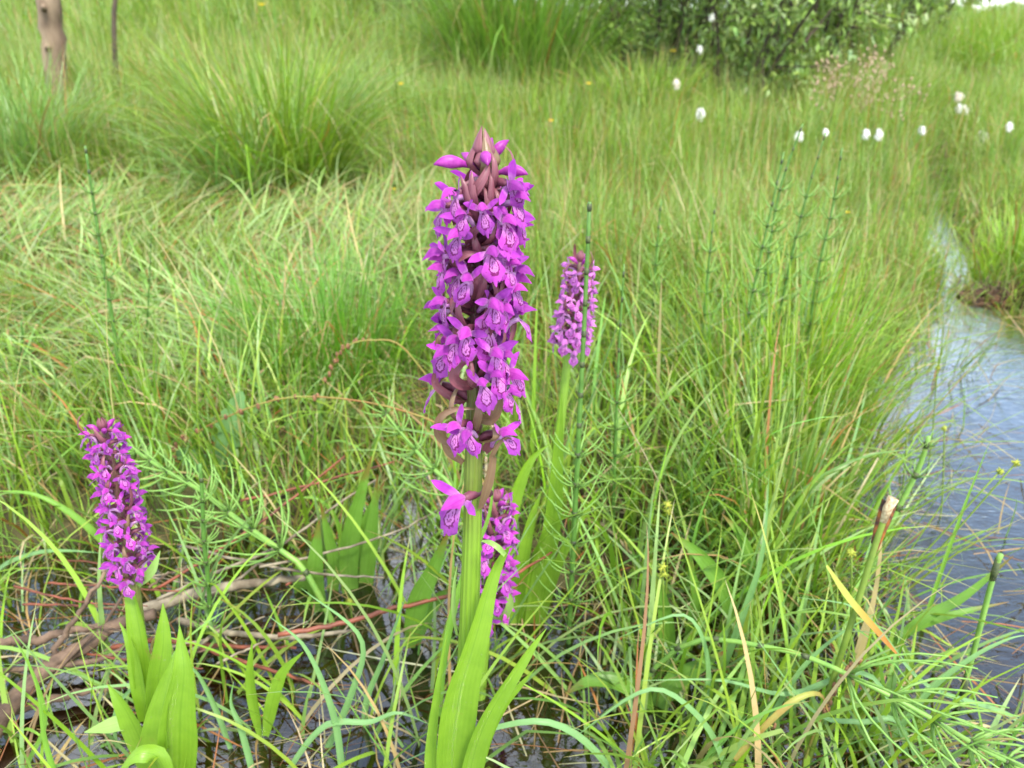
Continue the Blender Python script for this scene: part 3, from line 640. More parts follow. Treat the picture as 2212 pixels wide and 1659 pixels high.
# curling lower bracts seen against the meadow
def c2(cx, cy, Y): return at((1250+.3496*cx)*.31373, (900+.3496*cy)*.31373, Y)
for pts, w, mt in [([c2(690, 1445, .349), (c2(560, 1465, .343)), c2(430, 1390, .338), c2(440, 1230, .336), c2(600, 1150, .337), c2(800, 1160, .339)], .0045, 'bract_green'),
                   ([c2(650, 1640, .35), c2(520, 1540, .346), c2(470, 1400, .343), c2(490, 1300, .342), c2(540, 1270, .342)], .004, 'bract_green'),
                   ([c2(690, 690, .349), c2(560, 660, .343), c2(440, 600, .34), c2(425, 510, .338), c2(500, 440, .339)], .0042, 'bract_green'),
                   ([c2(660, 1100, .35), c2(540, 1040, .345), c2(400, 930, .342), c2(420, 790, .34), c2(520, 735, .34), c2(620, 740, .341)], .004, 'bract'),
                   ([c2(740, 940, .345), c2(620, 920, .338), c2(565, 850, .335), c2(610, 750, .335), c2(720, 695, .336), c2(820, 690, .338)], .0055, 'bract'),
                   ([c2(800, 1240, .346), c2(900, 1230, .340), c2(965, 1120, .337), c2(960, 1000, .336), c2(930, 950, .336)], .0062, 'bract_green'),
                   ([c2(760, 590, .346), c2(830, 500, .340), c2(900, 420, .337), c2(950, 370, .337)], .0062, 'bract'),
                   ([c2(840, 1540, .349), c2(890, 1470, .345), c2(910, 1400, .343), c2(950, 1320, .342)], .0050, 'bract'),
                   ([c2(720, 200, .347), c2(640, 170, .341), c2(560, 160, .338), c2(540, 300, .336)], .0045, 'bract'),
                   ([c2(1100, 220, .352), c2(1110, 400, .350), c2(1085, 520, .349), c2(1060, 600, .349)], .0028, 'bract')]:
    mb = MB(); p = spline(pts, 20); mb.ribbon(p, np.array([.7, 1, 1, .8, .5, .05])*w, (0, -1, .3), .5, 5); mb.build('bract', M[mt], root)
# tip: buds and a cone of pointed bracts
for cx, cy, az, pt, sc in [(500, 380, -1.25, .0, .98), (840, 320, .15, .25, .85), (1030, 450, 1.1, .05, .9), (965, 225, 2.0, -.7, .8), (910, 150, 2.8, -.9, .7), (780, 420, -2.3, -.5, .9)]:
    px, py = crop1(cx, cy); p = at(px, py, YM); z = p[2]; out = np.array([math.sin(az), -math.cos(az), 0]); ax = fA(z)
    r = .013 if abs(az) in (1.25, 1.1) else .006
    flower(root, ax+out*r, out, sc, 0, 0, pt, True, True)
zt = at(*crop1(830, 60), YM)[2]; zb = at(*crop1(830, 600), YM)[2]
for i in range(14):
    az = i*2.4+.35; f = i/13; z0 = zb+(zt-zb)*(.10+.45*f); out = np.array([math.sin(az), -math.cos(az), 0]); ax = fA(min(z0, A[-1][2]))
    tipz = zt-.007*(1-f)*random.random()-(.004 if i % 2 else 0); rb = .0088*(1-.5*f); h = tipz-z0
    pts = [np.array([*(ax+out*.0026)[:2], z0]), np.array([*(ax+out*rb)[:2], z0+.32*h]), np.array([*(ax+out*rb*.72)[:2], z0+.66*h]), np.array([*(ax+out*.0010)[:2], tipz])]
    mb = MB(); mb.ribbon(spline(pts, 12), np.array([.0046, .0070, .0062, .0034, .0003]), -out, .55, 5); mb.build('bract', M['bract_green' if i % 3 == 0 else 'bract'], root)
def c1(cx, cy, Y): return at(*crop1(cx, cy), Y)
for pts, w in [([c1(715, 760, .345), c1(730, 690, .338), c1(800, 590, .336), c1(860, 480, .338), c1(885, 380, .341)], .0044), ([c1(720, 1160, .345), c1(715, 1080, .338), c1(760, 1010, .336), c1(850, 970, .338)], .0044),
               ([c1(760, 1640, .345), c1(770, 1530, .338), c1(810, 1430, .337), c1(895, 1380, .339)], .0044), ([c1(590, 960, .345), c1(590, 880, .338), c1(630, 820, .338), c1(690, 800, .341)], .0038),
               ([c1(540, 1290, .343), c1(600, 1260, .336), c1(680, 1230, .335), c1(780, 1210, .336)], .0040), ([c1(1010, 1220, .345), c1(1030, 1160, .339), c1(1070, 1110, .338), c1(1100, 1080, .340)], .0042), ([c1(850, 660, .344), c1(865, 610, .340), c1(885, 560, .340), c1(890, 540, .341)], .0044)]:
    mb = MB(); mb.ribbon(spline(pts, 16), np.array([.8, 1, 1, .7, .06])*w, (0, -1, .2), .5, 5); mb.build('bract', M['bract'], root)
# leaves of the tall orchid
fr = (0, -1, .25)
kx = .6018*.31373*.487/F_
leaf(root, [c3(325, 1760, .343), c3(318, 1600, .339), c3(333, 1430, .336), c3(366, 1230, .333), c3(420, 1050, .332), c3(468, 880, .333), c3(506, 730, .335), c3(550, 600, .337), c3(592, 520, .336), c3(612, 492, .333), c3(600, 500, .329)],
     np.array([185, 180, 185, 190, 165, 130, 108, 80, 54, 30, 6])*kx, np.array([(.25, -1, .2), (.3, -1, .2), (.45, -1, .2), (.2, -1, .4)]), M['leaf'], .42, 'leaf', 'broad front leaf clasping the stem with a curled tip', 26)
leaf(root, [c3(598, 530, .332), c3(560, 490, .330), c3(520, 465, .332), c3(475, 455, .336)], np.array([20, 26, 22, 8])*kx, (0, -1, .9), M['leaf_pale'], .3, 'leaf_tip')
leaf(root, [c3(220, 1760, .34), c3(215, 1600, .338), c3(228, 1400, .337), c3(252, 1200, .337), c3(280, 1020, .338), c3(296, 935, .339)], np.array([80, 78, 60, 40, 20, 2])*kx, (-.6, -1, .2), M['leaf'], .5)
leaf(root, [c3(400, 1760, .338), c3(430, 1600, .335), c3(485, 1440, .332), c3(562, 1295, .330), c3(650, 1160, .329), c3(740, 1020, .330), c3(818, 918, .332)], np.array([120, 115, 105, 85, 66, 42, 2])*kx, (.3, -1, .6), M['leaf'], .5)
leaf(root, [c3(430, 1760, .352), c3(500, 1500, .350), c3(590, 1320, .348), c3(680, 1215, .346), c3(756, 1132, .345)], np.array([60, 60, 50, 38, 2])*kx, (.3, -1, .6), M['leaf'], .4)
leaf(root, [c3(350, 960, .352), c3(334, 870, .350), c3(332, 760, .350), c3(338, 650, .351), c3(347, 575, .352)], np.array([30, 42, 40, 26, 2])*kx, (-.9, -.6, .1), M['leaf_pale'], .4)
leaf(root, [c3(462, 285, .345), c3(488, 200, .342), c3(512, 110, .341), c3(530, 10, .341), c2(900, 1590, .34), c2(960, 1480, .339), c2(1040, 1418, .338), c2(1090, 1425, .336)], np.array([26, 52, 60, 50, 38, 28, 18, 3])*kx*.85, np.array([(.5, -1, .1), (.6, -1, .1), (.2, -1, .5)]), M['bract_green'], .5, 'leaf', 'small brown edged stem leaf curling over under the flowers')
p = c3(378, 235, .342); flower(root, p, np.array([-.75, -.65, 0]), 1.5, 2, -.4, .15)

# --- beetles on the tall spike
def beetle(p, d, s, label):
    r = thing('beetle', p, label, 'beetle'); d = nrm(d); sd = nrm(np.cross([0, .4, 1.], d)); up = np.cross(d, sd); R = np.stack([d, sd, up], 1); p = np.asarray(p, float)
    MB().blob(p, (2.4*mm*s, 1.2*mm*s, 1.0*mm*s), 10, 8, 0, R).build('body', M['beetle'], r)
    MB().blob(p+d*2.6*mm*s, (.9*mm*s, .85*mm*s, .7*mm*s), 8, 6, 0, R).build('head', M['beetle'], r)
    for sg in (-1, 1):
        for k in (-1, 0, 1):
            a = p+d*k*1.0*mm*s; MB().tube([a, a+(sd*sg*1.7+d*k*.8+up*.3)*mm*s, a+(sd*sg*2.6+d*k*1.4-up*1.3)*mm*s], .00013*s+.00005, 5).build('leg', M['beetle'], r)
        a = p+d*3.2*mm*s; MB().tube([a, a+(d*1.2+sd*sg*.7+up*.5)*mm*s, a+(d*2.0+sd*sg*1.3)*mm*s], .0001*s, 5).build('antenna', M['beetle'], r)
b1 = at(*crop1(545, 668), .3335); beetle(b1, (-.8, -.4, -.35), 1.0, 'small black beetle under a flower hood near the top of the tall spike')
b2 = at(*crop1(1035, 970+1487), .334); beetle(b2, (-.7, -.1, -.7), 1.15, 'small black beetle on the lower right flowers of the tall spike')

# --- the smaller orchids
def small_orchid(pts, zs0, zs1, n, sc, rst, label, parts, smat, stem_r):
    A, fA = axis_fn(pts); root = thing('marsh_orchid', A[0], label, 'orchid')
    mb = MB(); mb.tube(A[::6], stem_r, 14); mb.build('stem', smat, root)
    for i in range(n):
        f = (i+.5)/n; z = zs0+(zs1-zs0)*f**.92; az = i*2.39996+random.uniform(-.25, .25); out = np.array([math.sin(az), -math.cos(az), 0]); ax = fA(z)
        s = sc*(1.08-.25*f)*random.uniform(.85, 1.15); r = rst*(1.08-.32*f)*random.uniform(.9, 1.15)
        flower(root, ax+out*r, out, s, random.randrange(4), random.uniform(-.4, .4), random.uniform(-.15, .35), parts)
        if i % 2 == 0: bract(root, fA(z-.005*sc*1.3)+out*.002, out, .021*sc*random.uniform(.8, 1.3), .0042*sc, random.uniform(0, .6), M['bract' if f > .35 else 'bract_green'], random.uniform(-.4, .4), random.uniform(.3, .9))
    zt = A[-1][2]
    for i in range(7):
        az = i*2.4; out = np.array([math.sin(az), -math.cos(az), 0]); ax = A[-1]; L = .010*sc
        MB().ribbon(spline([ax-[0, 0, .004], ax+out*.004*sc+[0, 0, L*.4], ax+out*.001+[0, 0, L]], 8), np.array([.003, .0045, .003, .0003])*sc, -out, .5, 5).build('bract', M['bract'], root)
    for i in range(3):
        az = i*2.1+.6; flower(root, A[-1]+np.array([math.sin(az), -math.cos(az), 0])*.006*sc, np.array([math.sin(az), -math.cos(az), 0]), sc*.75, 0, 0, -.5, True, True)
    return root, A
YL = .40
lp = [q(352, 1720, YL), q(330, 1560, YL), q(306, 1410, YL), q(288, 1260, YL), q(268, 1130, YL), q(243, 1010, YL), q(222, 925, YL)]
rootL, AL = small_orchid(lp, q(280, 1240, YL)[2], q(222, 925, YL)[2], 54, .72, .0092, 'leaning magenta orchid with broad pale green leaves beside the fallen twigs', True, M['stem_small'], [.006, .0055, .0045, .0036, .0028, .002])
kl = K*.47/F_
hl = (.1, -1, .35)
leaf(rootL, [q(385, 1720, .385), q(388, 1640, .380), q(390, 1540, .376), q(398, 1450, .376), q(392, 1395, .38), q(388, 1352, .384)], np.array([70, 85, 92, 66, 34, 2])*kl, (.2, -1, .3), M['leaf'], .5, 'leaf', 'widest upright leaf at the base')
leaf(rootL, [q(345, 1730, .385), q(345, 1640, .378), q(350, 1540, .376), q(362, 1480, .378), q(372, 1440, .38), q(378, 1410, .383)], np.array([90, 95, 80, 50, 28, 2])*kl, (-.3, -1, .3), M['leaf'], .55)
leaf(rootL, [q(330, 1660, .392), q(300, 1590, .388), q(275, 1540, .386), q(252, 1505, .386), q(233, 1478, .388)], np.array([60, 64, 56, 34, 2])*kl, (-.1, -1, .8), M['leaf'], .4)
leaf(rootL, [q(338, 1560, .394), q(342, 1470, .388), q(352, 1400, .387), q(354, 1345, .389), q(352, 1303, .392)], np.array([40, 50, 48, 32, 2])*kl, (.3, -1, .3), M['leaf'], .5)
leaf(rootL, [q(322, 1560, .396), q(305, 1480, .391), q(292, 1410, .390), q(275, 1370, .391), q(258, 1344, .394)], np.array([44, 50, 42, 26, 2])*kl, (-.3, -1, .4), M['leaf'], .5)
leaf(rootL, [q(318, 1480, .395), q(308, 1400, .392), q(296, 1330, .393), q(284, 1280, .396)], np.array([48, 48, 42, 26])*kl, (0, -1, .2), M['leaf'], .7, 'stem_sheath')
leaf(rootL, [q(370, 1720, .37), q(340, 1635, .362), q(295, 1630, .358), q(255, 1668, .356)], np.array([40, 46, 40, 4])*kl, (0, -.5, 1), M['leaf'], -.3)
leaf(rootL, [q(310, 1600, .40), q(275, 1562, .39), q(230, 1570, .386), q(182, 1582, .384)], np.array([20, 44, 36, 2])*kl, (0, -.7, 1), M['leaf_pale'], .3, 'leaf', 'pale underside of a drooping leaf over the water')
leaf(rootL, [q(298, 1265, .398), q(318, 1245, .392), q(332, 1225, .39), q(346, 1190, .391)], np.array([10, 20, 20, 2])*kl, (.2, -1, .4), M['leaf_pale'], .4, 'bract')
# back orchid, behind a horsetail stem
YB = .575
bp = [q(1150, 1400, YB), q(1170, 1240, YB), q(1195, 1060, YB), q(1212, 900, YB), q(1226, 780, YB), q(1240, 690, YB), q(1250, 620, YB), q(1254, 562, YB)]
rootB, AB = small_orchid(bp, q(1232, 752, YB)[2], q(1254, 575, YB)[2], 42, .78, .0102, 'pink purple orchid in the grass behind the tall one, crossed by a horsetail stem', False, M['stem_back'], [.005, .005, .0045, .0036, .0028, .002])
kb = K*.66/F_
for pts, w in [([(1112, 1400), (1120, 1290), (1133, 1200), (1150, 1120), (1170, 1060)], 36), ([(1140, 1390), (1170, 1240), (1195, 1120), (1205, 990), (1214, 850)], 42), ([(1150, 1395), (1200, 1230), (1250, 1130), (1300, 1050)], 24), ([(1130, 1400), (1100, 1260), (1095, 1150), (1125, 1040), (1150, 990), (1185, 960)], 40), ([(1120, 1400), (1150, 1260), (1180, 1160), (1230, 1100)], 30)]:
    leaf(rootB, [q(x, y, YB-.02) for x, y in pts], np.array([.7, 1, 1, .8, .5, .04])*w*kb, (random.uniform(-.4, .4), -1, .4), M['leaf'], .4)
# orchid half hidden behind the tall one's stem
YH = .47
hp = [q(1035, 1520, YH), q(1045, 1400, YH), q(1055, 1300, YH), q(1062, 1200, YH), q(1068, 1110, YH), q(1072, 1080, YH)]
rootH, AH = small_orchid(hp, q(1060, 1320, YH)[2], q(1072, 1085, YH)[2], 46, .98, .0125, 'pinkish orchid standing half hidden directly behind the thick green stem', True, M['stem_small'], [.005, .0045, .004, .003, .002])
kh = K*.58/F_
leaf(rootH, [q(1060, 1345, YH), q(1090, 1330, YH-.01), q(1102, 1295, YH-.012), q(1085, 1260, YH-.012)], np.array([10, 18, 16, 2])*kh, (0, -1, .4), M['leaf_pale'], .4, 'bract')

# ------------------------------------------------------------------ horsetails
def rooted(P, ratio=.25):
    P = [np.asarray(p, float) for p in P]; a = P[0]; h = a[2]-float(ground_z(a[0], a[1]))
    if h > .012:
        d = P[0]-P[1]; k = h/max(-d[2], .3*np.linalg.norm(d), 1e-4); b = a+d*min(k, h*1.2/np.linalg.norm(d))*ratio*2; b[2] = float(ground_z(b[0], b[1]))-.008; P = [b]+P
    return P
def horsetail(pts, r0, r1, node, blen, nb, t0, t1, label, stem='ht_stem', fwd=.9, group=None, brad=.0006, seed=0):
    P = spline(rooted(pts), 60); L = np.concatenate([[0], np.cumsum(np.linalg.norm(np.diff(P, axis=0), axis=1))]); T = nrm(np.gradient(P, axis=0))
    root = thing('horsetail', P[0], label, 'horsetail', group)
    mb = MB(); r0 *= 1.1; r1 *= 1.2; brad *= 1.2; mb.tube(P[::3], [r0, r0*.95, (r0+r1)/2, r1], 8); mb.build('stem', M[stem], root)
    s = node*.6; k = 0
    while s < L[-1]-.004:
        f = s/L[-1]; i = min(int(np.searchsorted(L, s)), 58); u = (s-L[i-1])/max(L[i]-L[i-1], 1e-6) if i else 0
        c = P[i-1]*(1-u)+P[i]*u if i else P[0]; t = T[i]; r = r0+(r1-r0)*f
        MB().tube([c-t*node*.06, c, c+t*node*.10], np.array([r*1.03, r*1.22, r*1.12]), 8).build('node_sheath', M['sheath'], root)
        if t0 <= f <= t1:
            A_ = nrm(np.cross(t, [.3, .1, .95] if abs(t[2]) < .8 else [1, 0, .1])); B_ = np.cross(t, A_); mb = MB()
            bl = blen*(1-.75*max(0, (f-.35)/.65))*random.uniform(.85, 1.1)
            for j in range(nb):
                a = 2*math.pi*j/nb+k*.5+random.uniform(-.15, .15); d = math.cos(a)*A_+math.sin(a)*B_; l_ = bl*random.uniform(.75, 1.1)
                p = spline([c+d*r, c+d*l_*.36+t*l_*.18*fwd, c+d*l_*.66+t*l_*.48*fwd+[0, 0, .02*l_], c+d*l_*.85+t*l_*.85*fwd+[0, 0, .03*l_]], 5); mb.tube(p, [brad, brad*.9, brad*.45], 4)
            mb.build('branch_whorl', M['ht_branch'], root)
        s += node*(1-.35*f); k += 1
    return root
def hq(l, Y0, Y1=None):
    Y1 = Y0 if Y1 is None else Y1; return [q(x, y, Y0+(Y1-Y0)*i/(len(l)-1)) for i, (x, y) in enumerate(l)]
horsetail(hq([(272, 960), (250, 740), (215, 520), (180, 290)], .82), .0023, .0010, .030, .036, 7, .30, .85, 'dark green horsetail stem rising out of the matted pale grass', seed=1)
horsetail(hq([(300, 940), (312, 780), (322, 620), (328, 470)], 1.0), .0014, .0005, .032, .042, 7, .1, .8, 'slender horsetail beside the darker one in the matted grass')
horsetail(hq([(1228, 1400), (1240, 1150), (1252, 900), (1262, 700), (1276, 385)], .53), .0021, .0011, .032, .036, 8, .05, .55, 'tall horsetail whose stem crosses the pink orchid in the grass')
horsetail(hq([(1322, 1190), (1328, 1000), (1336, 780), (1350, 545)], .64), .0016, .0006, .032, .040, 7, .08, .55, 'thin horsetail next to the one crossing the pink orchid')
for i, (l, Y, lb) in enumerate([([(1575, 950), (1600, 770), (1635, 590), (1700, 300)], .86, 'tallest horsetail of the group in the meadow left of the stream'), ([(1610, 900), (1640, 700), (1680, 430), (1742, 245)], .92, 'horsetail leaning right in the group left of the stream'),
        ([(1660, 860), (1690, 650), (1735, 450), (1790, 265)], .95, 'horsetail at the stream side of the meadow group'), ([(1735, 820), (1765, 600), (1800, 440), (1822, 300)], .92, 'upright horsetail standing nearest the stream in the meadow group'),
        ([(1505, 900), (1520, 700), (1532, 560), (1545, 440)], .88, 'short branchy horsetail beside the meadow group'), ([(1400, 820), (1412, 650), (1420, 520), (1430, 420)], .98, 'pale horsetail between the pink orchid and the meadow group')]):
    horsetail(hq(l, Y), .0018, .0008, .032, .040, 7, .22, .8, lb)
horsetail([q(1478, 1392, .44), q(1660, 1398, .415), q(1760, 1425, .40), q(1851, 1467, .385), q(1962, 1524, .37), q(2053, 1577, .36), q(2144, 1630, .352), q(2290, 1700, .345)], .0017, .0013, .036, .078, 8, .62, 1., 'large pale horsetail lying over the grass with wide branch whorls', 'ht_pale', 1.25, None, .0009)
horsetail([q(660, 1235, .56), q(600, 1185, .57), q(517, 1125, .59), q(432, 1059, .62), q(339, 1005, .65), q(260, 950, .69)], .0026, .0014, .036, .062, 9, .3, .95, 'pale horsetail leaning over beside the leaning magenta orchid', 'ht_pale', .9, None, .0009)
horsetail(hq([(456, 1360), (450, 1260), (440, 1160), (436, 1050), (430, 990)], .52), .0019, .0012, .026, .022, 10, .15, .9, 'small upright horsetail in front of the pale leaning one')
horsetail([q(990, 1075, .60), q(925, 1003, .62), q(870, 940, .65), q(800, 850, .69)], .0022, .0010, .036, .06, 8, .1, .95, 'sprawling horsetail behind the left of the thick green stem', 'ht_pale')
horsetail([q(1870, 1260, .6), q(1925, 1130, .62), q(1985, 1010, .63), q(2010, 930, .63)], .0026, .0018, .045, .04, 6, .5, 1., 'bare topped horsetail leaning over the rippled open water', 'ht_pale')
horsetail([q(2060, 1560, .46), q(2100, 1420, .47), q(2150, 1230, .48), q(2165, 1190, .48)], .0019, .0017, .12, .03, 5, 2, 3, 'cut horsetail stump with no branches standing in the open water', 'ht_pale')
horsetail([q(-10, 890, .9), q(30, 820, .9), q(48, 740, .9), q(45, 690, .9)], .0018, .0010, .03, .05, 7, .1, .9, 'dark curved horsetail above the leaning magenta orchid')

# ------------------------------------------------------------------ twigs
def twig(pts, rad, mat, label, z=.03, lift=None, side=0):
    n = len(pts); zz = np.full(n, z) if lift is None else np.interp(np.linspace(0, 1, n), np.linspace(0, 1, len(lift)), lift)
    P = spline([qg(x, y, zi) for (x, y), zi in zip(pts, zz)], 22); P[1:-1] += rng.normal(0, .0009 if np.max(rad) > .003 else .0004, (20, 3))
    mb = MB(); mb.tube(P, np.asarray(rad)*np.ones(2) if np.ndim(rad) == 0 else rad, 8)
    for k in range(side):
        i = random.randint(4, 18); d = nrm(P[i+1]-P[i]); o = nrm(np.cross(d, [0, 0, 1]))*random.choice((-1, 1)); l_ = random.uniform(.02, .05); r_ = np.max(rad)*.35
        mb.tube([P[i], P[i]+(d*.6+o*.5)*l_*.5, P[i]+(d+o*.6+[0, 0, .3])*l_], [r_, r_*.7, r_*.4], 6)
    return tag(mb.build('twig', M[mat], None, True, P[0]), label, 'twig')
twig([(-40, 1600), (55, 1490), (130, 1425), (200, 1385), (268, 1343), (335, 1325)], [.0078, .0064, .0046], 'twig', 'thick brown branch lying in the dark water behind the leaning orchid', .026, [.014, .036, .042], 2)
twig([(60, 1500), (125, 1400), (160, 1340), (226, 1235)], [.0032, .0022, .0014], 'twig', 'thin brown twig sticking up from the thick branch', .02, [.02, .05, .10], 1)
twig([(290, 1322), (400, 1288), (480, 1272), (560, 1258), (660, 1248)], [.0055, .005, .0028], 'twig_pale', 'weathered grey branch lying behind the leaning orchid', .03, None, 2)
twig([(385, 1340), (500, 1366), (640, 1377), (770, 1360)], [.0030, .0024, .0015], 'twig_pale', 'pale thin branch lying across the dark water', .025, None, 1)
twig([(370, 1440), (440, 1385), (495, 1350)], [.0012, .0018, .0010], 'twig_pale', 'short pale forked twig over dark water', .03)
twig([(600, 1372), (760, 1342), (860, 1312), (1000, 1282)], [.0019, .0020, .0015], 'twig_red', 'straight orange red twig passing behind the thick green stem', .055)
twig([(330, 1275), (440, 1210), (560, 1130), (640, 1070), (745, 985)], [.0014, .0014, .0008], 'twig_red', 'long thin red twig slanting up through the grass left of the stem', .05, [.03, .06, .09])
twig([(-20, 1395), (120, 1372), (235, 1348)], [.0040, .0036, .002], 'twig', 'dull brown stick under the grass left of the leaning orchid', .03)
twig([(-20, 1545), (90, 1520), (210, 1490), (330, 1478)], [.0040, .003, .0016], 'twig', 'dark wet stick half sunk in the water', .008)
twig([(340, 1295), (470, 1235), (600, 1180), (740, 1082), (815, 1035)], [.0016, .0014, .0008], 'twig_pale', 'long straw coloured twig crossing the grey branch', .05, [.035, .06, .08])
twig([(400, 1180), (560, 1218), (700, 1240), (830, 1248)], [.0013, .0013, .0008], 'twig_pale', 'thin tan twig lying level in the grass', .05)
twig([(1045, 1285), (1120, 1238), (1215, 1178)], [.0012, .0013, .0007], 'twig_red', 'reddish twig in front of the half hidden orchid', .08)
twig([(430, 1400), (560, 1440), (700, 1482)], [.0017, .0016, .0010], 'twig_red', 'red twig lying just above the dark water', .02)
twig([(520, 1082), (660, 1050), (860, 995)], [.0014, .0012, .0008], 'twig_red', 'fine red twig in the grass above the branch pile', .06)
twig([(240, 1400), (330, 1385), (480, 1395), (640, 1400)], [.0022, .0022, .0012], 'twig_red', 'dark red branch half under the pale thin branch', .018)
twig([(0, 1450), (100, 1440), (230, 1420), (300, 1370)], [.0020, .0024, .0014], 'twig', 'crooked brown twig beside the thick branch', .03, None, 1)
for k in range(14):
    x0, y0 = random.uniform(0, 620), random.uniform(1210, 1470); a = random.uniform(-.9, .35); l_ = random.uniform(120, 320)
    tw = twig([(x0, y0), (x0+.5*l_*math.cos(a), y0+.5*l_*math.sin(a)*.5+random.uniform(-12, 12)), (x0+l_*math.cos(a), y0+l_*math.sin(a)*.5)], [.0011, .0009, .0005], random.choice(['twig', 'twig_pale', 'twig_red']), 'fine dead twig tangled in the branch pile by the leaning orchid', random.uniform(.012, .05)); tw['group'] = 'fine twigs of the branch pile'
twig([(560, 1225), (700, 1195), (850, 1150), (990, 1080)], [.0012, .0011, .0007], 'twig_pale', 'thin pale twig reaching towards the thick green stem', .06)

# ------------------------------------------------------------------ broad leaved plants and single notable plants
def plant(name, base, leaves, mat, label, cat='plant', cup=.3, wave=.03):
    root = thing(name, base, label, cat)
    for pts, w, hint in leaves: leaf(root, pts, w, hint, mat, cup, 'leaf', None, 16, wave)
    return root
kk = K*.66/F_
Yp = .60
def pl(l, w, Y=Yp, hint=None, Y1=None): return (hq(l, Y, Y1), np.array([.45, .9, 1, .85, .5, .05])*w*K*(Y*CP+.36*SP)/F_, hint or (random.uniform(-.6, .6), -1, .4))
plant('marsh_plant', q(770, 1330, Yp), [pl([(765, 1340), (752, 1240), (757, 1150), (780, 1060), (803, 985)], 44), pl([(782, 1335), (795, 1230), (806, 1130), (816, 1025)], 38, .61), pl([(775, 1330), (770, 1200), (800, 1110), (830, 1040)], 36, .62)], M['leaf_marsh'], 'plant with long upright strap leaves left of the thick green stem')
plant('marsh_plant', q(690, 1340, .57), [pl([(700, 1345), (682, 1260), (684, 1190), (690, 1122)], 42, .57), pl([(712, 1345), (722, 1220), (708, 1150), (692, 1085)], 30, .60), pl([(680, 1345), (655, 1270), (650, 1220), (660, 1190)], 44, .60)], M['leaf_marsh'], 'plant with short dark tipped leaves beside the straw twigs')
plant('marsh_plant', q(890, 1400, .52), [pl([(885, 1400), (900, 1300), (930, 1235), (972, 1140)], 52, .52), pl([(890, 1400), (920, 1330), (950, 1290), (975, 1270)], 40, .53)], M['leaf_marsh'], 'plant with one brown edged leaf leaning against the thick green stem')
plant('young_orchid', q(568, 1590, .43), [pl([(562, 1590), (547, 1510), (541, 1450), (545, 1385)], 28, .43), pl([(574, 1590), (590, 1510), (612, 1450), (655, 1408)], 32, .43)], M['leaf'], 'young plant of two lime green leaves standing in open dark water')
plant('marsh_plant', q(1420, 1540, .46), [pl([(1410, 1540), (1450, 1480), (1510, 1440), (1570, 1405)], 46, .46, (0, -.6, 1)), pl([(1400, 1545), (1440, 1400), (1430, 1290), (1400, 1220)], 40, .5), pl([(1420, 1540), (1480, 1400), (1500, 1280), (1480, 1180)], 36, .52), pl([(1430, 1540), (1350, 1480), (1280, 1470), (1220, 1500)], 44, .46, (0, -.5, 1))], M['leaf_marsh'], 'low broad leaved plant in the water right of the thick green stem')
plant('marsh_plant', q(1600, 1360, .52), [pl([(1590, 1360), (1560, 1270), (1510, 1200), (1450, 1150)], 40, .52), pl([(1600, 1360), (1620, 1250), (1600, 1160), (1560, 1110)], 36, .55)], M['leaf_marsh'], 'arching broad leaves among the sedges in the middle of the pool')
plant('marsh_plant', q(1990, 1200, .62), [pl([(1900, 1420), (1990, 1340), (2080, 1290), (2190, 1200)], 24, .5, (0, -.6, 1)), pl([(1890, 1440), (1950, 1370), (2050, 1330), (2180, 1300)], 22, .5, (0, -.6, 1))], M['leaf_marsh'], 'two long broad blades leaning out over the rippled pool')
# thistle leaf with a toothed edge
root = thing('thistle', qg(480, 1010, .04), 'grey green toothed thistle leaf standing in the grass above the branch pile', 'thistle')
P = spline([q(474, 1040, .74), q(488, 960, .74), q(502, 900, .745), q(524, 845, .75)], 22); wv = [.010+.020*math.sin(math.pi*min(1, .15+i/24))*(1.25 if i % 3 == 0 else .62) for i in range(22)]; wv[-1] = .001
MB().ribbon(P, wv, (.1, -1, .3), .15, 5).build('leaf', M['thistle'], root)
P2 = spline([q(472, 1040, .74), q(440, 1010, .73), q(405, 985, .725), q(380, 975, .72)], 18); wv = [.008+.016*math.sin(math.pi*min(1, .15+i/20))*(1.25 if i % 3 == 0 else .62) for i in range(18)]; wv[-1] = .001
MB().ribbon(P2, wv, (.0, -1, .6), .15, 5).build('leaf', M['thistle'], root)
# stalk with a burnt, cut-off top
root = thing('cut_stalk', q(1740, 1660, .40), 'thick green stalk with a cut white end and scorched brown sheath', 'stalk')
Pc = spline([q(1735, 1680, .40), q(1790, 1500, .405), q(1850, 1310, .41), q(1893, 1170, .415), q(1912, 1115, .417)], 24)
MB().tube(Pc, [.0022, .0022, .0021, .0020], 10).build('stalk', M['stalk'], root)
t = nrm(Pc[-1]-Pc[-3]); sd_ = np.array([1., 0, .3]); e = Pc[-1]
mb = MB(); mb.ribbon(spline([Pc[-6]+sd_*.0022, e-t*.012+sd_*.0042, e-t*.001+sd_*.0048, e+t*.010+sd_*.0046], 10), np.array([.0006, .0036, .0060, .0078]), (.35, -1, .1), -.8, 7)
mb.ribbon(spline([e-t*.020-sd_*.0012, e-t*.006-sd_*.0016, e+t*.004-sd_*.0012, e+t*.011-sd_*.0016], 10), np.array([.0030, .0048, .0062, .0066]), (-.35, -1, .1), -.8, 7); mb.build('sheath', M['burnt'], root)
MB().tube([e-t*.004, e+t*.006, e+t*.0125+sd_*.0014], [.0024, .0032, .0036], 7).build('cut_end', M['cut_end'], root)
mb = MB(); mb.ribbon(spline([q(1785, 1222, .41), q(1830, 1290, .405), q(1890, 1360, .40), q(1948, 1425, .395)], 16), np.array([.002, .0055, .0055, .0045, .0006]), (.2, -.7, 1), .35, 5)
tag(mb.build('dead_blade', M['dead'], None, True, q(1948, 1425, .395)), 'yellow blade with a scorched orange brown tip crossing the cut stalk', 'leaf')
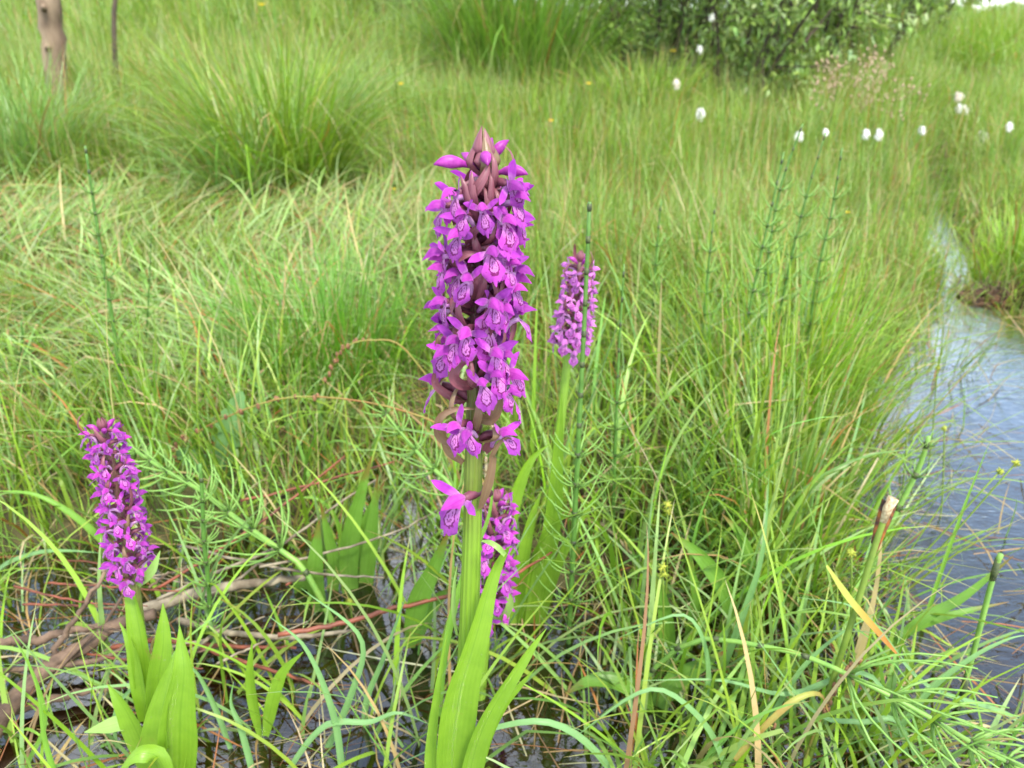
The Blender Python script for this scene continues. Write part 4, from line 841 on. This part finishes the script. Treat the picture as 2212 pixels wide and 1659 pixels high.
mb = MB(); mb.ribbon(spline([q(1585, 1640, .38), q(1660, 1560, .385), q(1720, 1510, .39), q(1770, 1500, .395), q(1790, 1540, .395)], 18), np.array([.004, .004, .0045, .003, .0006]), (.2, -.7, 1), .5, 5)
tag(mb.build('dead_blade', M['straw'], None, True, q(1585, 1640, .38)), 'folded rusty brown dead blade below the cut stalk', 'leaf')
# seed heads
def seed_head(pts, n, label, rs=.0022, r0=.0011):
    P = spline(rooted(pts), 26); root = thing('sedge', P[0], label, 'sedge'); MB().tube(P, [r0, r0*.8, r0*.6], 6).build('stem', M['straw'], root)
    mb = MB()
    for k in range(n):
        i = 25-int(k*.55) if k*.55 < 12 else 14; c = P[max(i, 8)]+rng.normal(0, .0016, 3); mb.blob(c, (rs*.7, rs*.7, rs*random.uniform(.8, 1.4)), 6, 5)
    mb.build('seed_head', M['seed'], root); return root
seed_head([q(1760, 1580, .40), q(1785, 1530, .40), q(1810, 1480, .40), q(1862, 1425, .40)], 26, 'brown sedge seed head beside the large lying horsetail')
seed_head([q(1010, 980, .62), q(880, 890, .66), q(640, 857, .70), q(480, 905, .71), q(385, 965, .71), q(372, 1010, .71)], 22, 'long arching brown sedge stem bowing over the meadow left of the spike', .003)
seed_head([q(880, 760, .8), q(800, 735, .8), q(740, 755, .8), q(705, 820, .8)], 16, 'thin nodding brown sedge head above the arching stem', .003)
seed_head([q(1690, 1660, .38), q(1650, 1600, .385), q(1640, 1560, .39), q(1672, 1570, .39)], 14, 'small curled brown seed head low by the cut stalk', .0018)
def spiky(x, y, Y, n, label, r=.0042, sx=0, sy=200):
    c = q(x, y, Y); base = q(x+sx, y+sy, Y); base[2] = float(ground_z(base[0], base[1]))-.005; root = thing('yellow_sedge', base, label, 'sedge', None)
    MB().tube(spline([base, (base+c)/2+[.004, 0, 0], c], 10), [.0009, .0007], 6).build('stem', M['stalk'], root)
    for k in range(n):
        cc = c-np.array([0, 0, 1])*k*r*1.7+[.001*k, 0, 0]; mb = MB(); mb.blob(cc, r*.62, 7, 5)
        for j in range(26):
            d = nrm(rng.standard_normal(3)); mb.tube([cc+d*r*.5, cc+d*r*1.15], [r*.2, r*.03], 4, 0, False)
        mb.build('fruit_head', M['sedge_head'], root)
for a in [(1432, 1225, .46, 2, 'two stacked spiky yellow sedge fruits right of the thick green stem'), (1442, 1090, .52, 2, 'spiky yellow sedge fruits above the stacked pair'), (1840, 1194, .46, 1, 'single spiky green sedge fruit just left of the cut stalk'), (2160, 1018, .55, 1, 'yellow sedge fruit over the open water'), (2195, 1000, .55, 1, 'yellow sedge fruit at the tip of the stem over open water'), (755, 1300, .55, 1, 'small yellow sedge fruit by the strap leaved plant'), (2025, 795, .82, 1, 'yellow sedge fruit on the small rush tuft in the stream'), (2040, 925, .72, 1, 'yellow sedge fruit at the edge of the open water'), (1960, 930, .72, 1, 'dull yellow sedge fruit in the grass beside the open water')]:
    sl_ = a[0] > 2150; spiky(a[0], a[1], a[2], a[3], a[4], .0036 if a[2] < .5 else .0034, -330 if sl_ else random.uniform(-30, 10), 110 if sl_ else 230)

# prominent single blades close to the camera
GB = 'long single grass blades close by'
mb_l = []
def blade(pts, w, pal, Y0, Y1=None, hint=(0, -.6, 1)):
    mb = MB(); P = spline(rooted(hq(pts, Y0, Y1)), 22); mb.ribbon(P, np.array([.8, 1, 1, .8, .45, .03])*w, hint, .45, 5)
    o = mb.build('single_blade', M[pal], None, True, P[0]); x = P[0][0]; y = P[0][1]  # each object is one lone blade, not a whole plant
    if x < -.12 and y < .5: tag(o, 'long sedge blade rising from the dark water around the leaning magenta orchid', 'sedge', 'sedge blades around the leaning orchid')
    elif x < .02 and y < .5: tag(o, 'broad blue green sedge blade in the water between the leaning orchid and the thick stem', 'sedge', 'sedge blades between the two orchids')
    elif y < .5: tag(o, 'pale sedge blade arching over the pool between the thick stem and the cut stalk', 'sedge', 'sedge blades by the cut stalk')
    else: tag(o, 'long pale green sedge blade bowing over in the grass behind the branch pile and pool', 'sedge', 'sedge blades behind the pool')
M['blade_blue'] = leaf_mat('blue_blade', (.17, .32, .12), (.12, .25, .075), .3, 10, .35)
M['blade_green'] = leaf_mat('green_blade', (.16, .32, .04), (.11, .24, .025), .3, 10, .35)
for a in [([(960, 1420), (1000, 1250), (1055, 1120), (1068, 1000)], .0055, 'blade_green', .45), ([(1540, 1500), (1600, 1340), (1645, 1200), (1662, 1020)], .0056, 'blade_blue', .47), ([(1940, 1560), (1860, 1560), (1760, 1540), (1620, 1360)], .004, 'blade_blue', .40),
          ([(700, 1640), (760, 1500), (780, 1380), (650, 1270)], .0055, 'blade_blue', .42), ([(740, 1660), (720, 1540), (660, 1400), (580, 1330)], .0052, 'blade_blue', .40), ([(800, 1650), (790, 1530), (830, 1420), (880, 1280)], .005, 'blade_blue', .44),
          ([(1300, 1640), (1180, 1560), (1010, 1590), (860, 1650)], .0048, 'blade_blue', .37), ([(700, 1570), (800, 1560), (860, 1540), (940, 1570)], .0045, 'blade_blue', .40), ([(1560, 1640), (1500, 1540), (1400, 1490), (1230, 1600)], .0045, 'blade_blue', .38),
          ([(1500, 1600), (1530, 1450), (1480, 1330), (1330, 1380)], .0042, 'blade_blue', .42), ([(1880, 1460), (1700, 1500), (1560, 1470), (1380, 1470)], .0038, 'blade_blue', .41), ([(2200, 1560), (2000, 1480), (1860, 1320), (1720, 1290)], .004, 'blade_blue', .44),
          ([(1640, 1600), (1720, 1460), (1800, 1380), (1900, 1320)], .004, 'blade_blue', .42), ([(60, 1659), (100, 1560), (70, 1450), (20, 1360)], .0045, 'blade_green', .40), ([(130, 1700), (100, 1600), (85, 1500), (60, 1420)], .005, 'blade_green', .37),
          ([(260, 1659), (250, 1540), (300, 1470), (330, 1420)], .0035, 'blade_blue', .42), ([(500, 1620), (470, 1540), (430, 1460), (390, 1420)], .0042, 'blade_blue', .42), ([(540, 1640), (520, 1570), (500, 1520), (505, 1470)], .005, 'blade_blue', .40),
          ([(0, 1230), (80, 1195), (150, 1190), (220, 1195)], .005, 'blade_blue', .60), ([(1950, 1500), (2010, 1300), (2080, 1100), (2140, 950)], .0042, 'blade_green', .55), ([(2000, 1500), (2100, 1420), (2180, 1380), (2230, 1370)], .004, 'blade_blue', .42),
          ([(620, 1100), (560, 900), (540, 800), (470, 760)], .006, 'blade_blue', .9), ([(740, 1300), (735, 1150), (690, 1080), (600, 1080)], .005, 'blade_green', .66), ([(300, 1250), (180, 1130), (80, 1070), (-20, 1060)], .007, 'blade_green', .62)]:
    blade(*a)

# ------------------------------------------------------------------ wooden post, stick
root_p = q(128, 215, 3.1); zg = float(ground_z(root_p[0], root_p[1])); P = spline([np.array([root_p[0]+.01, root_p[1], zg-.05]), q(125, 200, 3.1), q(112, 60, 3.08), q(98, -60, 3.06), q(60, -420, 3.05)], 26)
P += rng.normal(0, .0035, P.shape)
root = thing('fence_post', (root_p[0], root_p[1], zg), 'weathered round wooden post leaning slightly in the tall grass', 'post')
MB().tube(P, [.044, .041, .040, .040, .038], 14).build('post', M['post'], root)
for i in (9, 13): MB().tube([P[i]+[0, -.035, 0], P[i]+[.012, -.060, .012]], [.012, .006], 7).build('branch_stub', M['post'], root)
P = [q(232, 130, 3.4), q(246, 40, 3.4), q(258, -60, 3.4), q(262, -160, 3.4)]; P[0][2] = float(ground_z(P[0][0], P[0][1]))-.02
tag(MB().tube(spline(P, 14), [.011, .009, .007], 7).build('stick', M['bark'], None, True, P[0]), 'thin dark dead stick standing behind the post', 'stick')

# ------------------------------------------------------------------ cotton grass, buttercups, pink panicles
def cotton(x, y, Y, tufts, label, old=False):
    g = random.uniform(.38, .62) if Y < 2.5 else .75; y += random.uniform(-6, 6)
    c = q(x, y, Y); zg = float(ground_z(c[0]+.03, Y)); base = np.array([c[0]+.03, Y, zg]); root = thing('cotton_grass', base, label, 'cotton grass')
    top = c+[0, 0, .02]
    MB().tube(spline([base, (base+top)/2+[-.01, 0, .02], top], 12), [.0016, .0011], 6).build('stem', M['stalk'], root)
    for k in range(tufts):
        dx = (k-(tufts-1)/2)*.022+random.uniform(-.004, .004); cc = c+[dx, random.uniform(-.01, .01), -abs(dx)*.5-.006*(k % 2)]
        mb = MB(); tl = random.uniform(-.5, .5); R = np.array(Matrix.Rotation(tl, 3, 'Y')); mb.blob(cc, (.007*g, .007*g, .014*g), 10, 9, 0, R, .3)
        for j in range(70):
            d = nrm(rng.standard_normal(3)+[.4, 0, -.3]); p0 = cc+R @ (d*[.007, .007, .014])*g; mb.ribbon([p0, p0+d*.008*g+[0, 0, -.003], p0+d*.015*g+[.003, 0, -.012*g]], [.0022, .0016, .0003], (0, -1, .2), 0, 2)
        mb.build('cotton_tuft', M['cotton_old' if old else 'cotton'], root)
        MB().tube([top, cc+[0, 0, .014]], .0007, 5).build('stalk', M['stalk'], root)
for a in [(1513, 240, 2.6, 1, 'white cotton grass head alone in the grass before the willows'), (1510, 100, 4.0, 1, 'white cotton grass head against the willow leaves'), (1537, 30, 4.2, 1, 'white cotton grass head high among the willow twigs'),
          (2078, 232, 3.2, 2, 'double white cotton grass head across the stream'), (2122, 285, 2.8, 2, 'white and buff cotton grass heads hanging over the stream head'), (2180, 268, 2.3, 1, 'small white cotton grass head on the far bank'),
          (1990, 280, 2.1, 1, 'white cotton grass head at the near side of the stream head'), (1868, 288, 2.0, 1, 'white cotton grass head among pink grass panicles'), (1893, 284, 2.1, 1, 'nodding white cotton grass head beside the pink panicles'),
          (1783, 282, 2.1, 1, 'small pale cotton grass head beyond the horsetails'), (1725, 290, 2.2, 1, 'tiny pale cotton grass head behind the tallest horsetail')]:
    cotton(*a)
cotton(1460, 180, 3.0, 1, 'buff faded cotton grass head in front of the willows', True); cotton(2072, 205, 3.4, 2, 'brownish faded cotton grass head above the white double one', True); cotton(2110, 305, 2.75, 1, 'faded drooping cotton grass head by the stream head', True)
def buttercup(x, y, Y, r, label):
    c = q(x, y, Y); zg = float(ground_z(c[0], Y)); root = thing('buttercup', (c[0], Y, zg), label, 'flower', 'yellow flowers dotted over the meadow')
    MB().tube(spline([(c[0], Y, zg), (c+[c[0]*0+.01, 0, 0]+np.array([c[0], Y, zg]))/2, c], 8), .0009, 5).build('stem', M['stalk'], root)
    for k in range(5):
        a = k*1.2566; d = np.array([math.cos(a), math.sin(a)*.9, .5]); MB().ribbon([c, c+d*r*.6, c+d*r], np.array([.3, 1., .6])*r, (0, -.5, 1), .3, 4).build('petal', M['yellow'], root)
for x, y, Y, r in [(865, 183, 3.2, .011), (503, 808, 1.05, .0055), (565, 12, 5.5, .02), (1830, 460, 1.7, .005), (1190, 262, 2.8, .009), (1272, 182, 3.4, .010), (1453, 112, 4.5, .016), (640, 590, 1.5, .005), (850, 410, 2., .006)]:
    buttercup(x, y, Y, r, 'tiny yellow flower open above the meadow grass')
def panicle(x, y, Y, label, n=22):
    c = q(x, y, Y); zg = float(ground_z(c[0], Y)); root = thing('quaking_grass', (c[0], Y, zg), label, 'grass', 'pink grass panicles by the stream')
    P = spline([(c[0], Y, zg), (c[0]+.01, Y, (zg+c[2])/2), c, c+[.01, 0, .08]], 14); MB().tube(P, [.0010, .0006], 5).build('stem', M['straw'], root)
    mb = MB()
    for k in range(n):
        p0 = P[random.randint(7, 13)]; d = nrm([random.uniform(-1, 1), random.uniform(-1, 1), random.uniform(-.2, .6)]); e = p0+d*random.uniform(.02, .06); mb.tube([p0, e], .0004, 3, 0, False); mb.blob(e, (.0042, .0036, .006), 6, 4)
    mb.build('spikelets', M['spikelet'], root)
for i in range(20):
    panicle(1880+random.uniform(-110, 100), 215+random.uniform(-65, 70), random.uniform(2.7, 4.0), 'pinkish grass panicle of tiny spikelets in the haze of seed heads by the stream', 16)

# ------------------------------------------------------------------ brown eroded bank, willow shrubs, far bushes
def leaf_cloud(name, centers, dirs, size, pal, root, mat='shrub_leaf', aspect=.32):
    n = len(centers); L = size*rng.uniform(.6, 1.15, n); w = L*aspect
    G = Grass(); az = np.arctan2(dirs[:, 1], dirs[:, 0])+.6*rng.standard_normal(n); lean = np.abs(np.arccos(np.clip(dirs[:, 2], -1, 1)))+.4*rng.standard_normal(n)
    c = pick(pal, n, .2); G.add(centers, L, w*1.3, az, lean, rng.normal(.4, .3, n), c, 3)
    o = G.build(name, M[mat], np.array(root.location)); o.location = (0, 0, 0); o.parent = root; return o
WILLOW = np.array([(.20, .31, .07), (.25, .36, .11), (.17, .27, .07), (.28, .39, .09), (.27, .35, .16)])
DARKW = np.array([(.14, .25, .05), (.17, .29, .06), (.20, .32, .07)])
def shrub(name, x, y, H, R, nst, nl, pal, label, size=.05, cat='shrub', group=None, low=.0, trunk=.012):
    zg = float(ground_z(x, y)); root = thing(name, (x, y, zg), label, cat, group); mb = MB(); C = []; D = []
    for k in range(nst):
        a = random.uniform(0, 6.283); rr = R*random.uniform(.35, 1.0); b = np.array([x+.12*R*math.cos(a), y+.12*R*math.sin(a), zg-.05]); e = np.array([x+rr*math.cos(a), y+rr*math.sin(a), zg+H*random.uniform(.55, 1.0)])
        P = spline([b, b*.55+e*.45+[rng.normal(0, .05*H), rng.normal(0, .05*H), .06*H], e], 10); mb.tube(P, [trunk, trunk*.6, trunk*.2], 6)
        for j in range(7):
            i = random.randint(2, 8); d = nrm(rng.standard_normal(3)+[0, 0, .5]); l_ = H*random.uniform(.12, .34); Q = spline([P[i], P[i]+d*l_*.5, P[i]+d*l_+[0, 0, .06*l_]], 6); mb.tube(Q, [trunk*.4, trunk*.12], 4)
            m_ = int(nl/nst/8); ii = rng.integers(0, 6, m_); C.append(Q[ii]+rng.normal(0, .030*H, (m_, 3))); D.append(nrm(rng.standard_normal((m_, 3))+d*.8))
        m_ = int(nl/nst/8); ii = rng.integers(2, 10, m_); C.append(P[ii]+rng.normal(0, .04*H, (m_, 3))); D.append(nrm(rng.standard_normal((m_, 3))+[0, 0, .4]))
    mb.build('trunk', M['bark'], root); C = np.vstack(C); D = np.vstack(D); C[:, 2] = np.maximum(C[:, 2], zg+low); leaf_cloud('crown', C, D, size, pal, root); return root
def sx(px, Y): return (px-512)/F_*(Y*CP+.3*SP)
GW = None
for px, Y, H, R, pal, lb, nl in [(575, 5.6, 1.6, .8, WILLOW, 'willow shrub with thin upright stems behind the tall rushes', 3600), (650, 4.7, 1.3, .75, WILLOW, 'pale leaved willow shrub right of the tall rushes', 4200), (735, 4.5, 1.4, .75, WILLOW, 'willow shrub with a thick grey stem showing', 4200),
        (800, 5.0, 1.4, .8, WILLOW, 'bushy willow shrub in the middle of the thicket', 4200), (862, 5.6, 1.3, .85, WILLOW, 'grey green willow shrub at the stream end of the thicket', 4200), (905, 7.2, 1.2, .9, WILLOW, 'rounded willow shrub above the stream head', 3600),
        (690, 6.6, 2.0, 1.2, DARKW, 'dark shrub filling the back of the thicket', 4200), (455, 7.0, 1.9, 1.2, DARKW, 'dark leafy shrub behind the rushes', 4200), (375, 8.2, 1.7, 1.0, DARKW, 'dark shrub at the top of the meadow', 3000), (800, 7.6, 2.2, 1.4, DARKW, 'tall dark bush behind the willow thicket', 4200), (590, 7.6, 2.2, 1.3, DARKW, 'dark bush behind the willow with upright stems', 4000)]:
    shrub('willow_shrub', sx(px, Y), Y, H, R, 12, nl, pal, lb, .055 if Y < 8 else .075)
for px, Y, H, R, lb in [(905, 11., .55, .7, 'low dark bush on the bank below the hill edge'), (950, 10.2, .42, .6, 'small dark bush above the bright grassy bank'), (990, 10.5, .42, .6, 'low dark bush in the hollow of the bank'), (1030, 11.5, .45, .7, 'low bush at the end of the bank')]:
    shrub('low_bush', sx(px, Y), Y, H, R, 10, 2200, DARKW*1.15, lb, .06, 'bush', None, .0, .008)
for px, Y, H, R, lb in [(945, 19., 1.6, 1.5, 'dark far tree at the edge of the open sky'), (905, 17., 1.6, 1.5, 'far dark tree beside the one at the sky edge')]:
    shrub('far_tree', sx(px, Y), Y, H, R, 12, 4200, DARKW*.9, lb, .12, 'tree', None, .0, .03)
# eroded brown bank of roots on the far side of the stream
c = qg(2185, 625, .02); M['bank'] = simple_mat('peat_bank', (.085, .043, .022), (.025, .018, .012), 120, .85, 0, .2, 1, .006)
root = thing('peat_bank', (c[0], c[1], -.02), 'reddish brown heap of bare peat and roots beside the stream', 'bank')
mb = MB()
for k in range(70):
    u, v = rng.normal(0, .42, 2); mb.blob((c[0]+.12*u, c[1]+.05*v, -.002+.012*max(0, 1-u*u-v*v)), np.array([.016, .012, .006])*random.uniform(.4, 1.2), 7, 5, 0, None, .25)
mb.build('peat', M['bank'], root)['kind'] = 'stuff'
for k in range(26):
    u, v = rng.normal(0, .45, 2); p = np.array([c[0]+.12*u, c[1]+.05*v, .012]); a = random.uniform(0, 6.28); l_ = random.uniform(.03, .08); d = np.array([math.cos(a), math.sin(a), .0])
    MB().tube(spline([p, p+d*l_*.5+[0, 0, random.uniform(.006, .022)], p+d*l_+[0, 0, -.008]], 7), [.0012, .0007], 5).build('root', M['twig'], root)
tussock((c[0], c[1]-.01), 420, .09, .0022, .13, np.vstack([LIME, STRAW, STRAW*.6]), 'grass_tussock', 'short straw and lime tuft growing on the brown peat heap', None, .2, .8)
tussock((c[0]-.03, c[1]+.07), 320, .16, .0030, .12, LIME, 'grass_tussock', 'lime green tuft growing behind the brown peat heap', None, .2, .8)
for x_, y_, n_, lb in [(2005, 430, 110, 'thin tuft standing in the narrow upper stream'), (2040, 500, 130, 'thin tuft in the narrow stream just above the peat heap'), (2015, 560, 90, 'small sparse tuft in the stream left of the peat heap'), (2050, 455, 90, 'sparse tuft leaning over the narrow stream from the far side')]:
    tussock(gxy(x_, y_, .0), n_, .13, .0035, .07, np.vstack([GREEN, LIME, STRAW[:2]]), 'grass_tussock', lb, None, .25, .8)
